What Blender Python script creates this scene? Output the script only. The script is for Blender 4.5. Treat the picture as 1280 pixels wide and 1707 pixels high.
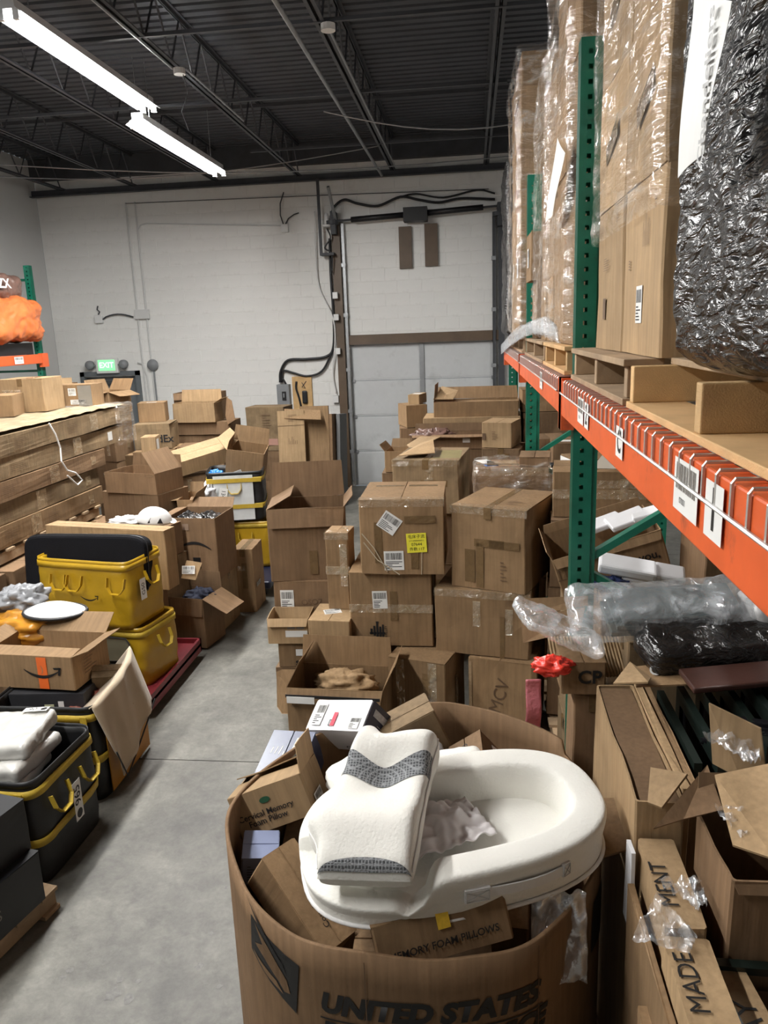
import bpy, math, random
import numpy as np
from mathutils import Vector, Matrix, Euler, noise
for o in list(bpy.data.objects): bpy.data.objects.remove(o)
SC = bpy.context.scene
COL = SC.collection
random.seed(7)
# ------------------------------------------------------------------ camera
F, PITCH, ROLL, YAW, EYE = 1280., .2329, -.0373, -.1183, 2.67
def cam_axes():
    cy, sy = math.cos(YAW), math.sin(YAW)
    fwd = Vector((sy*math.cos(PITCH), cy*math.cos(PITCH), -math.sin(PITCH)))
    r = Vector((cy, -sy, 0)); u = r.cross(fwd)
    c, s = math.cos(ROLL), math.sin(ROLL)
    return c*r + s*u, c*u - s*r, fwd
CA, CB, CC = cam_axes()
cd = bpy.data.cameras.new('camera'); cam = bpy.data.objects.new('camera', cd); COL.objects.link(cam)
cd.sensor_fit = 'HORIZONTAL'; cd.sensor_width = 36; cd.lens = 36*F/1280
m = Matrix((CA, CB, -CC)).transposed().to_4x4(); m.translation = (0, 0, EYE)
cam.matrix_world = m; cd.clip_start = .05; cd.clip_end = 60
SC.camera = cam
# ------------------------------------------------------------------ world, exposure
wd = bpy.data.worlds.new('world'); SC.world = wd; wd.use_nodes = True
wd.node_tree.nodes['Background'].inputs[0].default_value = (.5, .55, .6, 1)
wd.node_tree.nodes['Background'].inputs[1].default_value = .15
SC.view_settings.view_transform = 'Standard'; SC.view_settings.look = 'None'
SC.view_settings.exposure = 0.98; SC.view_settings.gamma = 1; SC.view_settings.use_curve_mapping = False
LAMP_W = 86.0          # watts of each strip light's area lamp
# a point of the place from where it shows in the photograph and one known coordinate
def ray(px, py): return (px-640)/F*CA - (py-853.5)/F*CB + CC
def PY(px, py, Y): d = ray(px, py); return Vector((0, 0, EYE)) + d*(Y/d.y)
def PX(px, py, X): d = ray(px, py); return Vector((0, 0, EYE)) + d*(X/d.x)
def PZ(px, py, z): d = ray(px, py); return Vector((0, 0, EYE)) + d*((z-EYE)/d.z)
# ------------------------------------------------------------------ materials
MATS = {}
def mat(name, col, rough=.6, metal=0., var=.0, scale=6., bump=0., bscale=80., rnd=0., spec=.5, sheen=0., alpha=1., trans=0., emit=None, coat=0., detail=4., stain=None, bstretch=None):
    """procedural principled material: colour varied by noise (var), per object (rnd), relief (bump)"""
    if name in MATS: return MATS[name]
    M = bpy.data.materials.new(name); M.use_nodes = True; nt = M.node_tree; N = nt.nodes; L = nt.links
    b = N['Principled BSDF']
    b.inputs['Roughness'].default_value = rough; b.inputs['Metallic'].default_value = metal
    b.inputs['Specular IOR Level'].default_value = spec
    b.inputs['Alpha'].default_value = alpha
    if trans: b.inputs['Transmission Weight'].default_value = trans
    if coat: b.inputs['Coat Weight'].default_value = coat; b.inputs['Coat Roughness'].default_value = .15
    if sheen: b.inputs['Sheen Weight'].default_value = sheen
    tc = N.new('ShaderNodeTexCoord')
    c = tuple(col)+(1,)
    out = None
    rgb = N.new('ShaderNodeRGB'); rgb.outputs[0].default_value = c; out = rgb.outputs[0]
    if var:
        nz = N.new('ShaderNodeTexNoise'); nz.inputs['Scale'].default_value = scale; nz.inputs['Detail'].default_value = detail; nz.inputs['Roughness'].default_value = .6
        L.new(tc.outputs['Object'], nz.inputs['Vector'])
        mr = N.new('ShaderNodeMapRange'); mr.inputs[1].default_value = .25; mr.inputs[2].default_value = .75; mr.inputs[3].default_value = 1-var; mr.inputs[4].default_value = 1+var
        L.new(nz.outputs[0], mr.inputs[0])
        mx = N.new('ShaderNodeVectorMath'); mx.operation = 'SCALE'; L.new(out, mx.inputs[0]); L.new(mr.outputs[0], mx.inputs['Scale']); out = mx.outputs[0]
    if stain:
        scol, sscale, lo, hi = stain
        nz = N.new('ShaderNodeTexNoise'); nz.inputs['Scale'].default_value = sscale; nz.inputs['Detail'].default_value = 6; nz.inputs['Roughness'].default_value = .65
        L.new(tc.outputs['Object'], nz.inputs['Vector'])
        mr = N.new('ShaderNodeMapRange'); mr.inputs[1].default_value = lo; mr.inputs[2].default_value = hi
        L.new(nz.outputs[0], mr.inputs[0])
        mx = N.new('ShaderNodeMix'); mx.data_type = 'RGBA'; L.new(mr.outputs[0], mx.inputs[0]); L.new(out, mx.inputs[6]); mx.inputs[7].default_value = tuple(scol)+(1,); out = mx.outputs[2]
    if rnd:
        oi = N.new('ShaderNodeObjectInfo')
        mr = N.new('ShaderNodeMapRange'); mr.inputs[3].default_value = 1-rnd; mr.inputs[4].default_value = 1+rnd
        L.new(oi.outputs['Random'], mr.inputs[0])
        mx = N.new('ShaderNodeVectorMath'); mx.operation = 'SCALE'; L.new(out, mx.inputs[0]); L.new(mr.outputs[0], mx.inputs['Scale']); out = mx.outputs[0]
    L.new(out, b.inputs['Base Color'])
    if bump:
        nz = N.new('ShaderNodeTexNoise'); nz.inputs['Scale'].default_value = bscale; nz.inputs['Detail'].default_value = 3
        if bstretch:
            mp = N.new('ShaderNodeMapping'); mp.inputs['Scale'].default_value = bstretch; L.new(tc.outputs['Object'], mp.inputs[0]); L.new(mp.outputs[0], nz.inputs['Vector'])
        else: L.new(tc.outputs['Object'], nz.inputs['Vector'])
        bp = N.new('ShaderNodeBump'); bp.inputs['Strength'].default_value = min(1, bump); bp.inputs['Distance'].default_value = .01
        L.new(nz.outputs[0], bp.inputs['Height']); L.new(bp.outputs[0], b.inputs['Normal'])
    if emit:
        b.inputs['Emission Color'].default_value = tuple(emit[0])+(1,); b.inputs['Emission Strength'].default_value = emit[1]
    MATS[name] = M; return M
def cardboard(name, col, wear=.12):
    if name in MATS: return MATS[name]
    M = mat(name, col, rough=.78, var=wear, scale=5, spec=.25, detail=6)
    nt = M.node_tree; N = nt.nodes; L = nt.links; b = N['Principled BSDF']
    tc = N.new('ShaderNodeTexCoord')
    # faint vertical flute lines of the corrugated board
    mp = N.new('ShaderNodeMapping'); mp.inputs['Scale'].default_value = (1, 1, .06); L.new(tc.outputs['Object'], mp.inputs[0])
    nz = N.new('ShaderNodeTexNoise'); nz.inputs['Scale'].default_value = 55; nz.inputs['Detail'].default_value = 3; L.new(mp.outputs[0], nz.inputs['Vector'])
    n2 = N.new('ShaderNodeTexNoise'); n2.inputs['Scale'].default_value = 9; n2.inputs['Detail'].default_value = 5; L.new(tc.outputs['Object'], n2.inputs['Vector'])
    ad = N.new('ShaderNodeMath'); ad.operation = 'MULTIPLY_ADD'; ad.inputs[1].default_value = .35; L.new(nz.outputs[0], ad.inputs[0]); L.new(n2.outputs[0], ad.inputs[2])
    bp = N.new('ShaderNodeBump'); bp.inputs['Strength'].default_value = .35; bp.inputs['Distance'].default_value = .012
    L.new(ad.outputs[0], bp.inputs['Height']); L.new(bp.outputs[0], b.inputs['Normal'])
    # per-carton tone + flute streaks in the colour
    src = b.inputs['Base Color'].links[0].from_socket
    oi = N.new('ShaderNodeObjectInfo'); mr = N.new('ShaderNodeMapRange'); mr.inputs[3].default_value = .84; mr.inputs[4].default_value = 1.16; L.new(oi.outputs['Random'], mr.inputs[0])
    m2 = N.new('ShaderNodeMapRange'); m2.inputs[1].default_value = .3; m2.inputs[2].default_value = .7; m2.inputs[3].default_value = .86; m2.inputs[4].default_value = 1.10; L.new(nz.outputs[0], m2.inputs[0])
    mu = N.new('ShaderNodeMath'); mu.operation = 'MULTIPLY'; L.new(mr.outputs[0], mu.inputs[0]); L.new(m2.outputs[0], mu.inputs[1])
    vs = N.new('ShaderNodeVectorMath'); vs.operation = 'SCALE'; L.new(src, vs.inputs[0]); L.new(mu.outputs[0], vs.inputs['Scale']); L.new(vs.outputs[0], b.inputs['Base Color'])
    return M
# stretch film: thin, clear between the folds, milky along them, with sharp glints
def film(name, tint, alpha, rough=.10, bscale=14., bump=.9, stretch=(1, 1, 1), streak=.5):
    M = bpy.data.materials.new(name); M.use_nodes = True; nt = M.node_tree; N = nt.nodes; L = nt.links; MATS[name] = M
    b = N['Principled BSDF']; b.inputs['Base Color'].default_value = tuple(tint)+(1,); b.inputs['Roughness'].default_value = rough; b.inputs['Specular IOR Level'].default_value = 1.
    tc = N.new('ShaderNodeTexCoord'); mp = N.new('ShaderNodeMapping'); mp.inputs['Scale'].default_value = stretch; mp.inputs['Rotation'].default_value = (.5, 0, 0); L.new(tc.outputs['Object'], mp.inputs[0])
    nz = N.new('ShaderNodeTexNoise'); nz.inputs['Scale'].default_value = bscale; nz.inputs['Detail'].default_value = 4; nz.inputs['Distortion'].default_value = .6; L.new(mp.outputs[0], nz.inputs['Vector'])
    bp = N.new('ShaderNodeBump'); bp.inputs['Strength'].default_value = bump; bp.inputs['Distance'].default_value = .035; L.new(nz.outputs[0], bp.inputs['Height']); L.new(bp.outputs[0], b.inputs['Normal'])
    mr = N.new('ShaderNodeMapRange'); mr.inputs[1].default_value = .52; mr.inputs[2].default_value = .72; mr.inputs[3].default_value = alpha; mr.inputs[4].default_value = min(1, alpha+streak); L.new(nz.outputs[0], mr.inputs[0])
    gl = N.new('ShaderNodeBsdfGlossy'); gl.inputs['Roughness'].default_value = rough; gl.inputs['Color'].default_value = (.16, .16, .16, 1); L.new(bp.outputs[0], gl.inputs['Normal'])
    tr = N.new('ShaderNodeBsdfTransparent'); tr.inputs['Color'].default_value = (.97, .97, .97, 1); mx = N.new('ShaderNodeMixShader'); ad = N.new('ShaderNodeAddShader')
    L.new(mr.outputs[0], mx.inputs[0]); L.new(tr.outputs[0], mx.inputs[1]); L.new(b.outputs[0], mx.inputs[2])
    L.new(mx.outputs[0], ad.inputs[0]); L.new(gl.outputs[0], ad.inputs[1]); L.new(ad.outputs[0], N['Material Output'].inputs[0])
    return M
FILM = film('clear stretch film', (.72, .70, .66), .05, bscale=7, stretch=(1, .45, 2.6), streak=.42)
FILMH = film('hazy polythene', (.66, .70, .74), .22, bscale=9, streak=.55)
KRAFT = cardboard('kraft cardboard', (.262, .166, .087), .16)
KRAFT2 = cardboard('pale kraft cardboard', (.365, .247, .135), .14)
KRAFT3 = cardboard('dull brown cardboard', (.195, .120, .066), .16)
KRAFT4 = cardboard('greyish cardboard', (.230, .160, .090), .38)
INNER = cardboard('cardboard inside', (.29, .19, .10))
EDGE = cardboard('cardboard cut edge', (.38, .26, .15))
TAPE = mat('brown packing tape', (.20, .125, .058), rough=.16, var=.2, scale=20, bump=.5, bscale=40, alpha=.85, rnd=.1)
CLEARTAPE = film('clear packing tape', (.42, .33, .2), .16, bscale=16, streak=.3)
WHITEPAPER = mat('white paper', (.78, .78, .76), rough=.6, var=.04)
YELLOWPAPER = mat('yellow paper', (.85, .78, .05), rough=.6, var=.04)
INK = mat('black ink', (.010, .009, .009), rough=.6, var=.1)
GREYINK = mat('grey print', (.22, .20, .18), rough=.6, var=.2)
BROWNINK = mat('brown print', (.13, .075, .04), rough=.7, var=.2)
ORANGEINK = mat('orange tape print', (.85, .16, .03), rough=.4, var=.05)
REDINK = mat('red print', (.65, .06, .10), rough=.5, var=.05)
BLUEINK = mat('blue tape', (.04, .18, .55), rough=.4, var=.05)
GREENRACK = mat('green rack enamel', (.008, .155, .095), rough=.38, var=.22, scale=9, bump=.05, stain=((.03, .06, .045), 14, .62, .8))
ORANGERACK = mat('orange rack enamel', (.70, .115, .028), rough=.42, var=.12, scale=7, stain=((.28, .06, .03), 10, .6, .8))
WIRE = mat('galvanised wire', (.55, .54, .52), rough=.4, metal=.7, var=.1)
STEEL = mat('galvanised steel', (.32, .33, .34), rough=.45, metal=.6, var=.15)
DARKSTEEL = mat('dark painted steel', (.055, .058, .065), rough=.6, var=.25, scale=4)
BLACKPL = mat('black plastic', (.012, .012, .014), rough=.45, var=.1)
GREYPL = mat('grey painted box', (.24, .25, .26), rough=.5, var=.08)
WHITEPL = mat('white plastic', (.74, .74, .73), rough=.45, var=.04)
WOOD = mat('pale pallet pine', (.58, .36, .165), rough=.75, var=.22, scale=5, bump=.25, bscale=30, bstretch=(1, 12, 12), rnd=.12)
WOODX = mat('pallet pine along', (.56, .36, .165), rough=.75, var=.25, scale=5, bump=.25, bscale=30, bstretch=(12, 1, 12), rnd=.14)
WOODOLD = mat('weathered pallet wood', (.34, .235, .14), rough=.85, var=.3, scale=6, bump=.3, bscale=30, rnd=.12)
BROWNPAINT = mat('brown painted timber', (.115, .075, .045), rough=.5, var=.2, scale=5)
BLACKFILM = mat('black stretch film', (.012, .011, .011), rough=.25, spec=.7, bump=.9, bscale=19, bstretch=(1, .75, 2.6))
BLACKFILM.node_tree.nodes['Bump'].inputs['Distance'].default_value = .022
for n_ in BLACKFILM.node_tree.nodes:
    if n_.type == 'MAPPING': n_.inputs['Rotation'].default_value = (-.6, 0, 0)
    if n_.type == 'TEX_NOISE': n_.inputs['Distortion'].default_value = .8
# ------------------------------------------------------------------ mesh building
def face_frame(): pass
class MB:
    def __init__(s): s.v = []; s.f = []
    def add(s, vs, fs):
        n = len(s.v); s.v += [tuple(v) for v in vs]; s.f += [tuple(i+n for i in f) for f in fs]; return s
    def box(s, x0, x1, y0, y1, z0, z1, M=None):
        vs = [Vector((x, y, z)) for z in (z0, z1) for x, y in ((x0, y0), (x1, y0), (x1, y1), (x0, y1))]
        if M is not None: vs = [M @ v for v in vs]
        return s.add(vs, [(3, 2, 1, 0), (4, 5, 6, 7), (0, 1, 5, 4), (1, 2, 6, 5), (2, 3, 7, 6), (3, 0, 4, 7)])
    def bar(s, a, b, w, h, up=(0, 0, 1)):
        a = Vector(a); b = Vector(b); d = (b-a); L = d.length; d.normalize()
        x = d.cross(Vector(up))
        if x.length < 1e-4: x = d.cross(Vector((1, 0, 0)))
        x.normalize(); z = x.cross(d)
        M = Matrix((x, d, z)).transposed().to_4x4(); M.translation = a
        return s.box(-w/2, w/2, 0, L, -h/2, h/2, M)
    def tube(s, pts, r, n=6, cap=True):
        pts = [Vector(p) for p in pts]; rs = r if isinstance(r, (list, tuple)) else [r]*len(pts)
        vs = []; fs = []; x = None
        for i, p in enumerate(pts):
            t = (pts[min(i+1, len(pts)-1)]-pts[max(i-1, 0)])
            if t.length < 1e-7: t = Vector((0, 0, 1))
            t.normalize()
            if x is None:
                x = t.cross(Vector((0, 0, 1)))
                if x.length < .05: x = t.cross(Vector((1, 0, 0)))
            x = (x - t*x.dot(t)); x.normalize(); y = t.cross(x)
            for k in range(n):
                a = 2*math.pi*k/n; vs.append(p+(x*math.cos(a)+y*math.sin(a))*rs[i])
        for i in range(len(pts)-1):
            for k in range(n):
                a = i*n+k; b = i*n+(k+1) % n; fs.append((a, b, b+n, a+n))
        if cap: fs.append(tuple(range(n))[::-1]); fs.append(tuple((len(pts)-1)*n+k for k in range(n)))
        return s.add(vs, fs)
    def prism(s, poly, y0, y1, ax='y'):
        """extrude an (x,z) outline along y (or along other axis)"""
        f = {'y': lambda p, t: (p[0], t, p[1]), 'x': lambda p, t: (t, p[0], p[1]), 'z': lambda p, t: (p[0], p[1], t)}[ax]
        n = len(poly); vs = [f(p, y0) for p in poly]+[f(p, y1) for p in poly]
        return s.add(vs, [tuple(range(n))[::-1], tuple(range(n, 2*n))]+[(i, (i+1) % n, n+(i+1) % n, n+i) for i in range(n)])
    def grid(s, fn, nu, nv, closeu=False):
        vs = [fn(i/nu, j/nv) for j in range(nv+1) for i in range(nu if closeu else nu+1)]
        w = nu if closeu else nu+1
        fs = [(j*w+i, j*w+(i+1) % w, (j+1)*w+(i+1) % w, (j+1)*w+i) for j in range(nv) for i in range(nu)]
        return s.add(vs, fs)
    def lathe(s, prof, n=20, c=(0, 0, 0)):
        vs = [(c[0]+r*math.cos(2*math.pi*k/n), c[1]+r*math.sin(2*math.pi*k/n), c[2]+z) for r, z in prof for k in range(n)]
        fs = [(i*n+k, i*n+(k+1) % n, (i+1)*n+(k+1) % n, (i+1)*n+k) for i in range(len(prof)-1) for k in range(n)]
        return s.add(vs, fs)
    def mesh(s, name):
        me = bpy.data.meshes.new(name); me.from_pydata(s.v, [], s.f); me.update(); return me
    def build(s, name, material, parent=None, loc=None, rot=None, smooth=False, bevel=0., solid=0.):
        me = s.mesh(name); return link(name, me, material, parent, loc, rot, smooth, bevel, solid)
def link(name, me, material, parent=None, loc=None, rot=None, smooth=False, bevel=0., solid=0.):
    o = bpy.data.objects.new(name, me); COL.objects.link(o)
    if material is not None and not me.materials: me.materials.append(material)
    if parent is not None: o.parent = parent
    if loc is not None: o.location = loc
    if rot is not None: o.rotation_euler = rot
    if smooth: me.polygons.foreach_set('use_smooth', [True]*len(me.polygons))
    if solid:
        md = o.modifiers.new('solid', 'SOLIDIFY'); md.thickness = solid; md.offset = 0
    if bevel:
        md = o.modifiers.new('bevel', 'BEVEL'); md.width = bevel; md.segments = 2; md.limit_method = 'ANGLE'
    return o
def tag(o, label=None, cat=None, group=None, kind=None):
    if label: o['label'] = label
    if cat: o['category'] = cat
    if group: o['group'] = group
    if kind: o['kind'] = kind
    return o
def empty(name, loc=(0, 0, 0), rot=(0, 0, 0), label=None, cat=None, group=None, kind=None):
    o = bpy.data.objects.new(name, None); COL.objects.link(o); o.location = loc; o.rotation_euler = rot; o.empty_display_size = .1
    return tag(o, label, cat, group, kind)
_TX = {}
def text_mesh(s, size, bold=0., shear=0., align='CENTER'):
    k = (s, size, bold, shear, align)
    if k not in _TX:
        cu = bpy.data.curves.new('t', 'FONT'); cu.body = s; cu.size = size; cu.align_x = align; cu.align_y = 'CENTER'; cu.offset = bold; cu.shear = shear; cu.resolution_u = 3
        o = bpy.data.objects.new('t', cu); COL.objects.link(o)
        bpy.context.view_layer.update()
        me = bpy.data.meshes.new_from_object(o.evaluated_get(bpy.context.evaluated_depsgraph_get()))
        me.name = 'lettering'; bpy.data.objects.remove(o); _TX[k] = me
    return _TX[k].copy()
def frame_mat(o, x, n):
    """matrix whose x axis is 'x', z axis is the outward normal 'n'"""
    x = Vector(x).normalized(); n = Vector(n).normalized(); x = (x - n*x.dot(n)).normalized(); y = n.cross(x)
    M = Matrix((x, y, n)).transposed().to_4x4(); M.translation = Vector(o); return M
def lettering(parent, s, M, size, material=None, bold=0., shear=0., name='lettering', align='CENTER', sx=1.):
    me = text_mesh(s, size, bold, shear, align)
    o = link(name, me, material or INK, parent); o.matrix_basis = M @ Matrix.Diagonal((sx, 1, 1, 1)); return o
def printed(parent, M, w, h, seed=0, material=None, barcode=True, lines=5):
    """printed lines and barcode of a shipping label, one thin mesh"""
    R = random.Random(seed); b = MB()
    def q(x0, x1, y0, y1): b.add([(x0, y0, 0), (x1, y0, 0), (x1, y1, 0), (x0, y1, 0)], [(0, 1, 2, 3)])
    top = h*.45
    if barcode:
        x = -w*.42
        while x < w*.42:
            t = w*R.choice((.012, .02, .03)); q(x, x+t, h*.05, h*.40); x += t+w*R.choice((.015, .02, .035))
        top = -h*.02
    for i in range(lines):
        y = top-(i+.5)*(top+h*.45)/lines; L = w*R.uniform(.3, .84); q(-w*.42, -w*.42+L, y-h*.018, y+h*.018)
    o = b.build('print', material or INK, parent); o.matrix_basis = M @ Matrix.Translation((0, 0, .0008)); return o
def sticker(parent, M, w, h, seed=0, paper=None, barcode=True, lines=5, name='shipping_label', inkmat=None, curl=.0):
    b = MB().grid(lambda u, v: ((u-.5)*w, (v-.5)*h, curl*(u-.5)**2*4*w), 4, 1)
    o = b.build(name, paper or WHITEPAPER, parent, solid=.0006); o.matrix_basis = M
    if lines or barcode: printed(o, Matrix.Identity(4), w, h, seed, inkmat, barcode, lines)
    return o
# ------------------------------------------------------------------ cartons
def fframe(face, d):
    w, dp, h = d
    return {'f': (Vector((-w/2, -dp/2, 0)), Vector((1, 0, 0)), Vector((0, -1, 0)), w, h), 'b': (Vector((w/2, dp/2, 0)), Vector((-1, 0, 0)), Vector((0, 1, 0)), w, h),
            'l': (Vector((-w/2, dp/2, 0)), Vector((0, -1, 0)), Vector((-1, 0, 0)), dp, h), 'r': (Vector((w/2, -dp/2, 0)), Vector((0, 1, 0)), Vector((1, 0, 0)), dp, h),
            't': (Vector((-w/2, -dp/2, h)), Vector((1, 0, 0)), Vector((0, 0, 1)), w, dp)}[face]
def fplace(face, d, u, v, rot=0., off=.0045):
    o, x, n, fw, fh = fframe(face, d); y = n.cross(x)
    return frame_mat(o+x*fw*u+y*fh*v+n*off, x, n) @ Matrix.Rotation(rot, 4, 'Z')
def body_mesh(d, open_top, seed, wear, th=.006, dent=0.):
    w, dp, h = d; b = MB(); R = random.Random(seed); so = Vector((R.uniform(-50, 50), R.uniform(-50, 50), R.uniform(-50, 50)))
    n = 6
    def warp(p):
        v = Vector(p); k = noise.noise_vector(v*4.+so)*wear + noise.noise_vector(v*11+so)*wear*.4
        # outward bulge limited so labels stay proud
        r = v+k
        e = .003
        r.x = max(-w/2-e, min(w/2+e, r.x)); r.y = max(-dp/2-e, min(dp/2+e, r.y)); r.z = max(0, min(h+e, r.z))
        return r
    c = min(.006, .1*min(w, dp))
    ring = [(-w/2+c, -dp/2), (w/2-c, -dp/2), (w/2, -dp/2+c), (w/2, dp/2-c), (w/2-c, dp/2), (-w/2+c, dp/2), (-w/2, dp/2-c), (-w/2, -dp/2+c)]
    pts = []
    for i in range(8):
        a = Vector(ring[i]); bb = Vector(ring[(i+1) % 8]); k = n if i % 2 == 0 else 1
        for j in range(k): pts.append(a.lerp(bb, j/k))
    m = len(pts); nz = 5
    vs = []; fs = []
    for j in range(nz+1):
        z = h*j/nz; ins = 0.
        for p in pts: vs.append(warp((p.x, p.y, z)))
    for j in range(nz):
        for i in range(m): fs.append((j*m+i, j*m+(i+1) % m, (j+1)*m+(i+1) % m, (j+1)*m+i))
    fs.append(tuple(range(m))[::-1])
    if open_top:
        base = len(vs)
        for j in range(nz, -1, -1):
            z = max(th, h*j/nz)
            for i, p in enumerate(pts):
                q = vs[j*m+i]; vs.append(Vector((q.x*(1-2*th/w), q.y*(1-2*th/dp), z if j < nz else q.z)))
        for i in range(m): fs.append((nz*m+i, nz*m+(i+1) % m, base+(i+1) % m, base+i))
        for j in range(nz):
            for i in range(m): fs.append((base+j*m+i, base+j*m+(i+1) % m, base+(j+1)*m+(i+1) % m, base+(j+1)*m+i))
        fs.append(tuple(base+nz*m+i for i in range(m)))
    else:
        fs.append(tuple(nz*m+i for i in range(m)))
    b.add(vs, fs); return b
def flap_mesh(L, H, seed, th=.004, taper=.012, curl=0.):
    """a flap standing up from y=0 edge: x along hinge, z up; local"""
    R = random.Random(seed); so = Vector((R.uniform(-9, 9), R.uniform(-9, 9), 3)); nu, nv = 5, 4
    top = []; bot = []
    for side in (1, -1):
        for j in range(nv+1):
            for i in range(nu+1):
                u = i/nu-.5; v = j/nv; x = u*(L-2*taper*v); z = v*H
                y = side*th/2+curl*H*v*v+noise.noise(Vector((x*6, z*6, 0))+so)*.006*v
                top.append((x, y, z))
    k = (nu+1)*(nv+1); w = nu+1; fs = []
    for j in range(nv):
        for i in range(nu):
            a = j*w+i; fs.append((a, a+w, a+w+1, a+1)); fs.append((k+a, k+a+1, k+a+w+1, k+a+w))
    bd = [i for i in range(w)]+[j*w+nu for j in range(1, nv+1)]+[nv*w+i for i in range(nu-1, -1, -1)]+[j*w for j in range(nv-1, 0, -1)]
    for a, c in zip(bd, bd[1:]+bd[:1]): fs.append((a, c, k+c, k+a))
    return MB().add(top, fs)
_SEED = [100]
def carton(name, label, loc, rot, dims, m=None, flaps=None, tape='', marks=(), group=None, cat='cardboard box', wear=.004, flapm=None, flaplen=None, parent=None, split=True, curl=0.):
    """flaps: None = closed; else dict side->angle (deg from standing up; 90 out flat, 180 hanging outside, negative inwards)"""
    if not isinstance(rot, (tuple, list)): rot = (0, 0, rot)
    _SEED[0] += 1; sd = _SEED[0]; m = m or KRAFT; w, d, h = dims
    root = empty(name, loc, rot, label, cat, group)
    if parent is not None: root.parent = parent
    body_mesh(dims, flaps is not None, sd, wear).build('carton_body', m, root)
    if flaps is None and split:
        # two long top flaps meeting in a seam
        g = .0025; t = .003
        if w >= d: quads = [(-w/2+.001, w/2-.001, -d/2+.001, -g), (-w/2+.001, w/2-.001, g, d/2-.001)]
        else: quads = [(-w/2+.001, -g, -d/2+.001, d/2-.001), (g, w/2-.001, -d/2+.001, d/2-.001)]
        for q in quads: MB().box(*q, h, h+t+.001).build('top_flap', m, root)
    elif flaps:
        half = (flaplen or min(w, d)/2)
        for s, ang in flaps.items():
            L = (w if s in 'fb' else d)-.004; ln = half
            if isinstance(ang, tuple): ang, ln = ang
            a = math.radians(ang)
            fm = flap_mesh(L, ln, sd*7+ord(s), curl=curl)
            o = fm.build('flap', flapm or INNER if False else m, root)
            rz = {'f': 0, 'r': math.pi/2, 'b': math.pi, 'l': -math.pi/2}[s]
            pos = {'f': (0, -d/2+.003, h), 'b': (0, d/2-.003, h), 'l': (-w/2+.003, 0, h), 'r': (w/2-.003, 0, h)}[s]
            o.matrix_basis = Matrix.Translation(pos) @ Matrix.Rotation(rz, 4, 'Z') @ Matrix.Rotation(a, 4, 'X')
    tp = tape if isinstance(tape, str) else ''
    tw = .05
    if 't' in tp:      # along the top seam, running down both ends
        e = .006
        if w >= d: MB().box(-w/2-e, w/2+e, -tw/2, tw/2, h+.0042, h+.0052).box(-w/2-e, -w/2-e+.001, -tw/2, tw/2, h-.07, h+.005).box(w/2+e-.001, w/2+e, -tw/2, tw/2, h-.07, h+.005).build('tape', TAPE, root)
        else: MB().box(-tw/2, tw/2, -d/2-e, d/2+e, h+.0042, h+.0052).box(-tw/2, tw/2, -d/2-e, -d/2-e+.001, h-.07, h+.005).box(-tw/2, tw/2, d/2+e-.001, d/2+e, h-.07, h+.005).build('tape', TAPE, root)
    if 'x' in tp:      # clear tape wrapped round top edges of the front
        MB().grid(lambda u, v: ((u-.5)*(w+.012), -d/2-.005+(.0 if v < .5 else (v-.5)*.16), (h+.006-(.5-v)*.10 if v < .5 else h+.006)), 12, 6).build('tape', CLEARTAPE, root)
    if 'v' in tp:      # vertical bands on the front
        for u in (.22, .78): MB().box(-w/2+w*u-.03, -w/2+w*u+.03, -d/2-.0048, -d/2-.004, .01, h).build('tape', CLEARTAPE, root)
    if 'h' in tp:
        MB().box(-w/2-.005, w/2+.005, -d/2-.0048, -d/2-.004, h*.52-.03, h*.52+.03).build('tape', CLEARTAPE, root)
    R_ = random.Random(sd*31)
    if min(w, d, h) > .12 and len(tp) and split:
        for _ in range(3):     # odd bits of packing tape left on the carton
            fc = R_.choice('ffrt'); u, v = R_.uniform(.2, .8), R_.uniform(.25, .75); fw, fh = fframe(fc, dims)[3:]
            ww, hh = R_.choice(((.05, fh*.4), (fw*.4, .05), (.05, fh*.55))); u = max(ww/2/fw+.02, min(1-ww/2/fw-.02, u)); v = max(hh/2/fh+.02, min(1-hh/2/fh-.02, v))
            sticker(root, fplace(fc, dims, u, v, 0, .0038+.0014*(fc == 't')), ww, hh, paper=R_.choice((TAPE, CLEARTAPE)), barcode=False, lines=0, name='tape')
    for mk in marks:
        kind, face, u, v = mk[:4]; a = mk[4:]
        if kind == 'label':            # w,h,rot,[paper],[seed]
            ww, hh, r = a[:3]; sticker(root, fplace(face, dims, u, v, r), ww, hh, seed=sd*13+int(u*50), paper=a[3] if len(a) > 3 else None)
        elif kind == 'blank':
            ww, hh, r, mm = a[:4]; sticker(root, fplace(face, dims, u, v, r), ww, hh, paper=mm, barcode=False, lines=0, name=mk[8] if len(mk) > 8 else 'patch')
        elif kind == 'text':           # text,size,rot,[mat],[bold]
            s, sz, r = a[:3]; lettering(root, s, fplace(face, dims, u, v, r), sz, a[3] if len(a) > 3 else BROWNINK, a[4] if len(a) > 4 else 0., a[5] if len(a) > 5 else 0.)
        elif kind == 'lines':          # w,h,rot,[mat] printed block
            ww, hh, r = a[:3]; printed(root, fplace(face, dims, u, v, r), ww, hh, sd, a[3] if len(a) > 3 else BROWNINK, a[4] if len(a) > 4 else False, 6)
        elif kind == 'arrows':
            ww, = a[:1]; b = MB()
            for x in (-.35*ww, .35*ww): b.add([(x-.05*ww, -.6*ww, 0), (x+.05*ww, -.6*ww, 0), (x+.05*ww, .3*ww, 0), (x-.05*ww, .3*ww, 0)], [(0, 1, 2, 3)]).add([(x-.18*ww, .3*ww, 0), (x+.18*ww, .3*ww, 0), (x, .65*ww, 0)], [(0, 1, 2)])
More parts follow.
